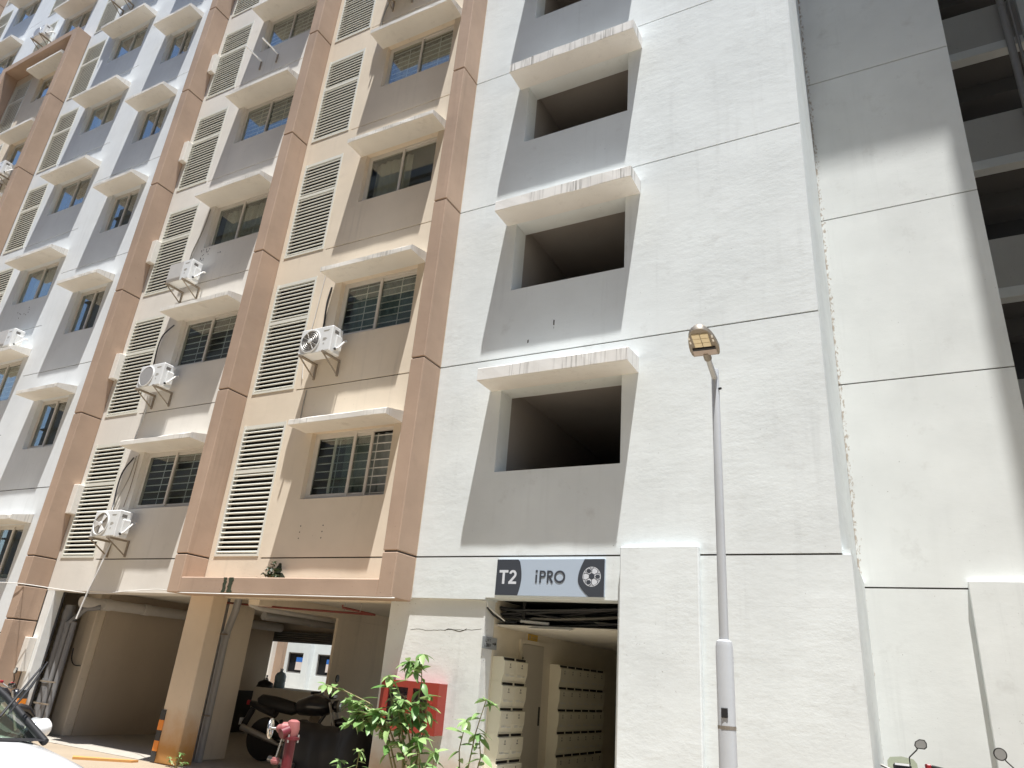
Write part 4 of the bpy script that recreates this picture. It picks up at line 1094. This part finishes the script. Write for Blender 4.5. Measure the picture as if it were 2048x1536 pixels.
P('arm', MB().tube([Vector((0,0,4.27)), A0, A1], [.028,.027,.024], 12), M['pole'], 40, parent=lp)
P('socket', MB().tube([A1-HD*.03, A1+HD*.08], .034, 12), M['lamphead'], 40, parent=lp)
def hp(u, v, h): q = A1+HD*(.04+u)+SIDE*v+UP*h; return (q.x,q.y,q.z)
HL, HW = .40, .125
out = [(0,-HW*.86),(.03,-HW*.95)]+[(HL*(.1+.9*math.sin(math.pi*.5*i/10)), -HW*math.cos(math.pi*.5*i/10)**.75) for i in range(1,10)]+[(HL,0)]
out = out + [(u,-v) for u, v in out[-2::-1]]
n = len(out)
vs = [hp(u,v,-.015) for u,v in out]+[hp(u,v,.02) for u,v in out]+[hp(.04+u*.85,v*.7,.05) for u,v in out]
fs = [(i,(i+1)%n,n+(i+1)%n,n+i) for i in range(n)]+[(n+i,n+(i+1)%n,2*n+(i+1)%n,2*n+i) for i in range(n)]+[tuple(range(n))[::-1], tuple(range(2*n,3*n))]
P('lamp_housing', MB().add(vs, fs), M['lamphead'], 35, parent=lp)
def hbox(u0,u1,v0,v1,h0,h1): 
    c = [hp(u,v,h) for h in (h0,h1) for u,v in ((u0,v0),(u1,v0),(u1,v1),(u0,v1))]
    return MB().add(c, [(0,3,2,1),(4,5,6,7),(0,1,5,4),(1,2,6,5),(2,3,7,6),(3,0,4,7)])
for i in range(3):
    for j in range(2): P('led_module', hbox(.15+.062*i, .205+.062*i, -.068+.07*j, -.004+.07*j, -.026, -.0155), M['led'], parent=lp)
P('driver_cover', hbox(.02, .095, -.098, .098, -.024, -.0155), M['drivercover'], parent=lp)
P('gasket', hbox(.105, .13, -.095, .095, -.030, -.0155), M['rubber'], parent=lp)
for s_ in (-1,1):
    for u in (.20,.26): P('vent_mark', hbox(u, u+.035, s_*.088, s_*.102, -.019, -.0153), M['paper'], parent=lp)  # white slips on the underside, no opening cut

# ------------------------------------------------------------------ hydrant (landing valve on a red riser)
hy = thing('hydrant', 'red standing hydrant pipe with a valve wheel and a cap on a chain', 'hydrant', (-4.31,-4.0,0)); hy.scale = (.84,.84,.84)
P('riser', MB().lathe([(.09,0),(.09,.015),(.047,.016),(.047,1.27)], n=20), M['red'], 40, parent=hy)
P('flange', MB().lathe([(.075,1.27),(.075,1.295)], n=16), M['red'], 40, parent=hy)
dirv = Vector((-.86,-.50,-.06)).normalized()
c0 = Vector((0,0,1.36))
P('valve_body', MB().tube([c0+Vector((0,0,-.07)), c0+Vector((0,0,.0)), c0+Vector((0,0,.06)), c0+Vector((0,0,.075))], [.05,.062,.052,.026], 16), M['redpale'], 50, parent=hy)
P('bonnet', MB().tube([c0, c0+dirv*.09, c0+dirv*.10, c0+dirv*.13, c0+dirv*.15], [.055,.055,.04,.035,.014], 14), M['redpale'], 50, parent=hy)
P('spindle', MB().tube([c0+dirv*.14, c0+dirv*.21], .011, 8), M['steel'], 50, parent=hy)
e1 = Vector((0,0,1)); e1 = (e1-dirv*e1.dot(dirv)).normalized(); e2 = dirv.cross(e1); cw = c0+dirv*.20
wh = MB().tube([cw+(e1*math.cos(2*math.pi*i/28)+e2*math.sin(2*math.pi*i/28))*.075 for i in range(29)], .011, 8, False)
for i in range(5):
    a = 2*math.pi*i/5; wh.tube([cw, cw+(e1*math.cos(a)+e2*math.sin(a))*.075], .008, 6)
wh.tube([cw-dirv*.012, cw+dirv*.014], .022, 10)
P('hand_wheel', wh, M['chrome'], 50, parent=hy)
oj = Vector((-.25,-.9,-.35)).normalized()
P('outlet', MB().tube([c0, c0+oj*.12], .045, 14), M['red'], 50, parent=hy)
for i in range(4):
    a = i*math.pi/2+.4; P('flange_bolt', MB().tube([Vector((.066*math.cos(a),.066*math.sin(a),1.25)), Vector((.066*math.cos(a),.066*math.sin(a),1.315))], .009, 6), M['steel'], parent=hy)
ch = MB(); cp0 = c0+Vector((-.06,-.05,-.07)); cp1 = cp0+Vector((-.025,-.01,-.17))
for i in range(9):
    p = cp0.lerp(cp1, i/8); ch.tube([p+Vector((0,0,.013)), p-Vector((0,0,.013))], .006, 5)
P('chain', ch, M['steel'], parent=hy)
P('cap', MB().lathe([(.012,.02),(.03,.018),(.034,.0),(.042,-.002),(.042,-.02),(.034,-.022),(.034,-.034)], (cp1.x,cp1.y,cp1.z-.02), 'z', 14), M['redpale'], 40, parent=hy)

# ------------------------------------------------------------------ motorcycles (forward +X, origin on the ground)
def motorcycle(loc, rz, label, screen=False, sc=1.0, mirrors=(-1,1), mo=0., rnd_m=False):
    t = thing('motorcycle', label, 'motorcycle', loc, rz, 'parked motorcycles'); t.scale = (sc,)*3
    for x in (-.62,.66):
        wv = P('wheel', MB().lathe([(.24,-.04),(.29,-.045),(.31,0),(.29,.045),(.24,.04)], (x,0,.31), 'y', 28), M['rubber'], 40, parent=t)
        rm = MB().lathe([(.24,-.03),(.21,-.03),(.21,.03),(.24,.03)], (x,0,.31), 'y', 24)
        for i in range(5):
            a = i*1.2566; rm.tube([(x,0,.31),(x+.22*math.cos(a),0,.31+.22*math.sin(a))], .016, 6)
        P('rim', rm, M['steel'], parent=wv)
    P('fork', MB().tube([(.66,-.09,.31),(.42,-.09,.92)], .024, 8).tube([(.66,.09,.31),(.42,.09,.92)], .024, 8), M['steel'], 50, parent=t)
    P('front_fender', MB().tube([(.92,0,.52),(.80,0,.635),(.66,0,.665),(.48,0,.62)], [.03,.06,.065,.05], 8), M['bikeblack'], 50, parent=t)
    P('engine', MB().bbox(-.22,.22,-.15,.15,.24,.55,.05), M['steel'], parent=t)
    P('frame', MB().tube([(.40,0,.85),(.25,0,.60),(.2,0,.25),(-.25,0,.25),(-.4,0,.6)], .028, 8).tube([(-.62,-.1,.31),(-.15,-.1,.33)], .022, 6).tube([(-.62,.1,.31),(-.15,.1,.33)], .022, 6), M['bikeblack'], 50, parent=t)
    P('tank', MB().tube([(.42,0,.80),(.34,0,.84),(.10,0,.85),(-.12,0,.80),(-.18,0,.78)], [.07,.13,.155,.11,.06], 14), M['bikeblack'], 60, parent=t)
    P('seat', MB().tube([(-.12,0,.78),(-.22,0,.775),(-.55,0,.82),(-.80,0,.86),(-.86,0,.86)], [.06,.10,.11,.085,.03], 12), M['rubber'], 60, parent=t)
    P('tail', MB().tube([(-.5,0,.70),(-.8,0,.76),(-.98,0,.80)], [.09,.07,.04], 10), M['bikeblack'], 60, parent=t)
    P('rear_fender', MB().tube([(-.92,0,.72),(-1.02,0,.50),(-1.04,0,.38)], [.05,.05,.04], 8), M['rubber'], 50, parent=t)
    P('number_plate', MB().box(-1.062,-1.055,-.10,.10,.48,.58), M['paper'], parent=t)
    P('tail_lamp', MB().bbox(-1.03,-.98,-.05,.05,.77,.84,.01), M['bikered'], parent=t)
    P('exhaust', MB().tube([(.05,-.15,.28),(-.3,-.17,.27),(-.45,-.18,.33),(-.95,-.19,.46)], [.02,.022,.045,.05], 10), M['steel'], 50, parent=t)
    P('headlight', MB().lathe([(.02,-.10),(.08,-.06),(.095,0),(.09,.012)], (.53,0,.87), 'x', 18), M['bikeblack'], 50, parent=t)
    P('lens', MB().lathe([(.086,.0),(.07,.02),(.001,.028)], (.545,0,.87), 'x', 18), M['lens'], 50, parent=t)
    P('handlebar', MB().tube([(.25,-.38,1.04),(.32,-.30,1.05),(.40,-.10,.97),(.40,.10,.97),(.32,.30,1.05),(.25,.38,1.04)], .013, 8), M['steel'], 50, parent=t)
    for s_ in (-1,1):
        P('grip', MB().tube([(.325,s_*.29,1.05),(.235,s_*.40,1.038)], .020, 8), M['rubber'], 50, parent=t)
        P('brake_lever', MB().tube([(.36,s_*.24,1.05),(.33,s_*.34,1.035),(.29,s_*.40,1.03)], .007, 6), M['steel'], parent=t)
        if s_ not in mirrors: continue
        m = P('mirror', MB().tube([(.34,s_*(.25-mo),1.05),(.34,s_*(.25-mo),1.12),(.28,s_*(.33-mo),1.20),(.27,s_*(.35-mo),1.235)], .007, 6), M['rubber'], 50, parent=t)
        hd = poly((0,0), 1, 20, 0) if rnd_m else [(-.75,-.9),(.55,-.95),(.95,-.5),(1.0,.3),(.7,.95),(-.1,1.0),(-.8,.45),(-1.0,-.3)]
        if not rnd_m and s_ < 0: hd = [(-a, b) for a, b in hd][::-1]
        mz = .062 if rnd_m else .050
        sh = MB().prism_x(.262,.280, [(s_*(.375-mo)+.062*a, 1.262+mz*b) for a,b in hd]); P('mirror_shell', sh, M['rubber'], parent=m)
        P('mirror_glass', MB().prism_x(.2575,.2618, [(s_*(.375-mo)+.051*a, 1.262+(mz-.010)*b) for a,b in hd]), M['mirror'], parent=m)
    for s_ in (-1,1): P('indicator', MB().tube([(.50,s_*.09,.80),(.50,s_*.15,.80)], .020, 8), M['lamphead'], parent=t)
    P('instrument', MB().bbox(.38,.46,-.09,.09,.97,1.05,.02), M['bikeblack'], parent=t)
    P('switch_box', MB().bbox(.30,.35,-.28,-.22,1.03,1.075,.008).bbox(.30,.35,.22,.28,1.03,1.075,.008), M['bikered'], parent=t)
    if screen:
        P('windscreen', MB().add([(.52,-.15,.98),(.52,.15,.98),(.47,.145,1.06),(.47,-.145,1.06),(.56,0,.98),(.51,0,1.07),(.45,-.115,1.10),(.45,.115,1.10),(.485,0,1.115)], [(0,4,5,3),(4,1,2,5),(3,5,8,6),(5,2,7,8)]), M['screen'], parent=t)
    return t
motorcycle((-.33,1.25,0), rad(90), 'dark motorcycle with a smoke screen and red switch, left of the two at bottom right', True, 1.045, (-1,), .17)
motorcycle((1.02,1.25,0), rad(90), 'motorcycle at the bottom right corner showing only a round mirror', False, 1.03, (1,), .0, True)
motorcycle((-13.02,-1.7,0), rad(80), 'black motorcycle behind the white car, one mirror raised', False, .92, (-1,))
motorcycle((-9.68,1.98,0), rad(16), 'black motorcycle parked in the dark bay before the counter', False, 1.12, (1,), .0, True)
# covered two-wheeler
t = thing('covered_scooter', 'scooter under a sagging black dust cover inside the parking', 'scooter', (-8.10,.95,0), rad(6))
prof = []
L0 = 0.76; NP = 27
for i in range(NP):
    u = -1+2*i/(NP-1); e = min(1, max(0, (u-.25)/.6)); e = e*e*(3-2*e)
    top = .80+.21*e-.05*math.sin(max(0,min(1,(u+.7)/1.1))*math.pi)-.14*max(0,(abs(u)-.85)/.15)**2
    hw = .33+.12*e
    prof.append((u*L0, top, hw*(1-.35*max(0,(abs(u)-.8)/.2))))
vs = []; fs = []; m = 13
rnd = random.Random(5)
for x, top, hw in prof:
    for k in range(m):
        a = math.pi*k/(m-1); c = math.cos(a); s_ = math.sin(a)
        y = -hw*(1 if c > 0 else -1)*abs(c)**.7*(1.05 if s_ < .3 else 1); z = top*s_**.45 if s_ > 0 else 0
        wv_ = .018*math.sin(x*23+k*.6)+.020*math.sin(x*11-k*1.3)+.012*math.sin(x*37+k*2.1)*(1-s_*.6)
        vs.append((x+.3*wv_, y+wv_*.8, max(.06, z+wv_*.5)))
for i in range(NP-1):
    for k in range(m-1): fs.append((i*m+k, (i+1)*m+k, (i+1)*m+k+1, i*m+k+1))
fs += [tuple(range(m)), tuple(range((NP-1)*m, NP*m))[::-1]]
P('dust_cover', MB().add(vs, [f[::-1] for f in fs]), M['cover'], 60, parent=t)
for x in (-.5,.52): P('wheel', MB().lathe([(.12,-.05),(.22,-.05),(.24,0),(.22,.05),(.12,.05)], (x,0,.24), 'y', 20), M['rubber'], 40, parent=t)
P('exhaust', MB().tube([(-.35,-.40,.2),(-.80,-.42,.26)], .045, 10), M['steel'], 50, parent=t)
# things on the counter
t = thing('water_jug', 'big clear blue water jug standing on the parking counter', 'jug', (-13.9,5.5,1.031))
P('jug_body', MB().lathe([(.12,0),(.135,.02),(.135,.12),(.125,.14),(.135,.16),(.135,.27),(.10,.34),(.035,.37),(.035,.41)], n=20), M['jug'], 40, parent=t)
P('cap', MB().lathe([(.038,.411),(.038,.44)], n=14), M['paper'], parent=t)
t = thing('bottle', 'white bottle with dark cap at the left end of the counter', 'bottle', (-14.10,5.25,1.031))
P('bottle_body', MB().lathe([(.04,0),(.045,.02),(.045,.14),(.018,.2),(.018,.23)], n=14), M['paper'], 40, parent=t); P('cap', MB().lathe([(.02,.231),(.02,.27)], n=12), M['slot'], parent=t)
t = thing('bag', 'crumpled black bag lying on the parking counter', 'bag', (-13.98,5.12,1.03))
rnd = random.Random(9); vs = []; fs = []
for i in range(6):
    for k in range(10):
        a = 2*math.pi*k/10; r = [.19,.20,.17,.11,.05,.01][i]*rnd.uniform(.85,1.15); vs.append((r*math.cos(a)*1.2, r*math.sin(a)*.7, [0,.05,.10,.14,.16,.17][i]))
for i in range(5):
    for k in range(10): fs.append((i*10+k, i*10+(k+1)%10, (i+1)*10+(k+1)%10, (i+1)*10+k))
P('bag_body', MB().add(vs, fs+[tuple(range(10))[::-1], tuple(range(50,60))]), M['rubber'], 60, parent=t)
P('handle', MB().tube([(-.1,0,.12),(-.05,0,.2),(.05,0,.2),(.1,0,.12)], .008, 6), M['rubber'], parent=t)

# ------------------------------------------------------------------ white car (forward +X)
car = thing('parked_car', 'white hatchback with one wiper raised off the windscreen', 'car', (-6.22,-5.93,0), rad(0))
st = [(-1.92,.50,.80,.62),(-1.86,.36,.95,.76),(-1.5,.26,.99,.83),(-.9,.22,1.0,.85),(0,.20,.99,.86),(.62,.20,.985,.85),(.80,.20,.975,.845),(1.15,.22,.935,.83),(1.45,.24,.875,.80),(1.65,.26,.80,.74),(1.76,.32,.70,.64),(1.80,.40,.58,.52)]
vs = []; fs = []; ring = 15
for x, zb0, zt0, hw in st:
    for k in range(ring):
        u = -1+2*k/(ring-1)
        if abs(u) > .72:
            q = (abs(u)-.72)/.28; y = hw*(1 if q > .25 else .985); z = zt0-.09-(zt0-.09-zb0)*q
            y = hw*(.985+.03*math.sin(math.pi*q)-.08*q*q)
        else:
            y = hw*.985*abs(u)/.72; z = zt0+.03*(1-(abs(u)/.72)**2)-.09*(abs(u)/.72)**5
        vs.append((x, math.copysign(y,u), z))
for i in range(len(st)-1):
    for k in range(ring-1): fs.append((i*ring+k, (i+1)*ring+k, (i+1)*ring+k+1, i*ring+k+1))
    fs.append((i*ring+ring-1, (i+1)*ring+ring-1, (i+1)*ring, i*ring))
fs += [tuple(range(ring)), tuple(range((len(st)-1)*ring, len(st)*ring))[::-1]]
o = P('body', MB().add(vs, fs), M['carwhite'], 50, parent=car)
WB = [(.74,-.66,.975),(.80,0,1.005),(.74,.66,.975)]; WT = [(-.15,-.54,1.39),(-.11,0,1.415),(-.15,.54,1.39)]
P('windscreen', MB().add(WB+WT, [(0,1,4,3),(1,2,5,4)]), M['carglass'], parent=car)
P('roof', MB().add([(-.15,-.55,1.395),(-.11,0,1.42),(-.15,.55,1.395),(-.6,-.57,1.45),(-.6,0,1.48),(-.6,.57,1.45),(-1.45,-.54,1.40),(-1.45,0,1.43),(-1.45,.54,1.40)], [(0,1,4,3),(1,2,5,4),(3,4,7,6),(4,5,8,7)]), M['carwhite'], 60, parent=car)
for s_ in (-1,1):
    P('pillar', MB().tube([(.80,s_*.72,.965),(.29,s_*.655,1.21),(-.15,s_*.56,1.402)], [.026,.024,.028], 8), M['carblack'], 50, parent=car)
    P('pillar', MB().tube([(-1.45,s_*.56,1.405),(-1.80,s_*.70,.97)], .06, 8), M['carwhite'], 50, parent=car)
    P('pillar', MB().tube([(-.45,s_*.57,1.43),(-.50,s_*.78,.98)], .035, 8), M['carblack'], 50, parent=car)
    P('side_window', MB().add([(.70,s_*.74,.975),(-.16,s_*.575,1.39),(-.43,s_*.58,1.42),(-.48,s_*.785,.975)], [(0,1,2,3)]), M['carglass'], parent=car)
    P('side_window', MB().add([(-.5,s_*.785,.975),(-.46,s_*.58,1.42),(-1.42,s_*.565,1.385),(-1.72,s_*.72,.975)], [(0,1,2,3)]), M['carglass'], parent=car)
    mr = P('door_mirror', MB().tube([(.42,s_*.79,1.00),(.43,s_*.84,1.01),(.42,s_*.92,1.02),(.41,s_*.95,1.02)], [.04,.068,.066,.04], 14), M['carwhite'], 60, parent=car)
    P('mirror_foot', MB().tube([(.58,s_*.74,.985),(.46,s_*.79,1.0)], [.045,.04], 10), M['carblack'], 50, parent=mr)
    P('mirror_glass', MB().lathe([(.065,-.005),(.065,.0)], (.355,s_*.88,1.02), 'x', 16), M['mirror'], parent=mr)
    P('headlight', MB().bbox(1.58,1.72,s_*.50,s_*.72,.62,.74,.03), M['lens'], parent=car)
    for x in (-1.15,1.15):
        wv = P('wheel', MB().lathe([(.18,-.09),(.27,-.10),(.30,-.07),(.30,.07),(.27,.10),(.18,.09)], (x,s_*.78,.30), 'y', 28), M['rubber'], 40, parent=car)
        P('rim', MB().lathe([(.18,-.095),(.05,-.11),(.001,-.11)] if s_ < 0 else [(.18,.095),(.05,.11),(.001,.11)], (x,s_*.78,.30), 'y', 24), M['steel'], 40, parent=wv)
P('rear_window', MB().add([(-1.47,-.52,1.39),(-1.47,.52,1.39),(-1.85,.62,.99),(-1.85,-.62,.99)], [(0,1,2,3)]), M['carglass'], parent=car)
P('cowl', MB().add([(.74,-.70,.985),(.80,0,1.014),(.74,.70,.985),(.86,.70,.978),(.93,0,1.008),(.86,-.70,.978)], [(0,5,4,1),(1,4,3,2)]), M['carblack'], parent=car)
P('dashboard', MB().prism_y(-.62,.62, [(.72,.96),(.35,1.02),(.22,.96),(.22,.80),(.72,.80)]), M['carblack'], parent=car)
for y in (-.36,.36):
    P('seat', MB().bbox(-.55,-.30,y-.25,y+.25,.55,1.12,.07).bbox(-.55,.05,y-.25,y+.25,.45,.60,.06), M['seat'], parent=car)
    P('headrest', MB().bbox(-.56,-.44,y-.13,y+.13,1.14,1.31,.04), M['seat'], parent=car)
P('steering_wheel', MB().tube([(.15+.06*math.sin(a*math.pi/10), .36+.17*math.cos(a*math.pi/10), 1.02+.16*math.sin(a*math.pi/10)) for a in range(21)], .014, 6, False), M['carblack'], parent=car)
P('grille', MB().bbox(1.76,1.82,-.40,.40,.42,.56,.01), M['carblack'], parent=car)
wp = MB().tube([(.80,.20,1.0),(.70,.42,1.12),(.52,.70,1.43)], [.013,.010,.007], 6).tube([(.715,.46,1.135),(.60,.62,1.30),(.50,.745,1.47)], [.006,.010,.005], 6)
P('wiper', wp, M['carblack'], parent=car)
P('wiper', MB().tube([(.79,-.55,.99),(.58,-.2,1.13),(.52,.02,1.16)], .010, 6), M['carblack'], parent=car)
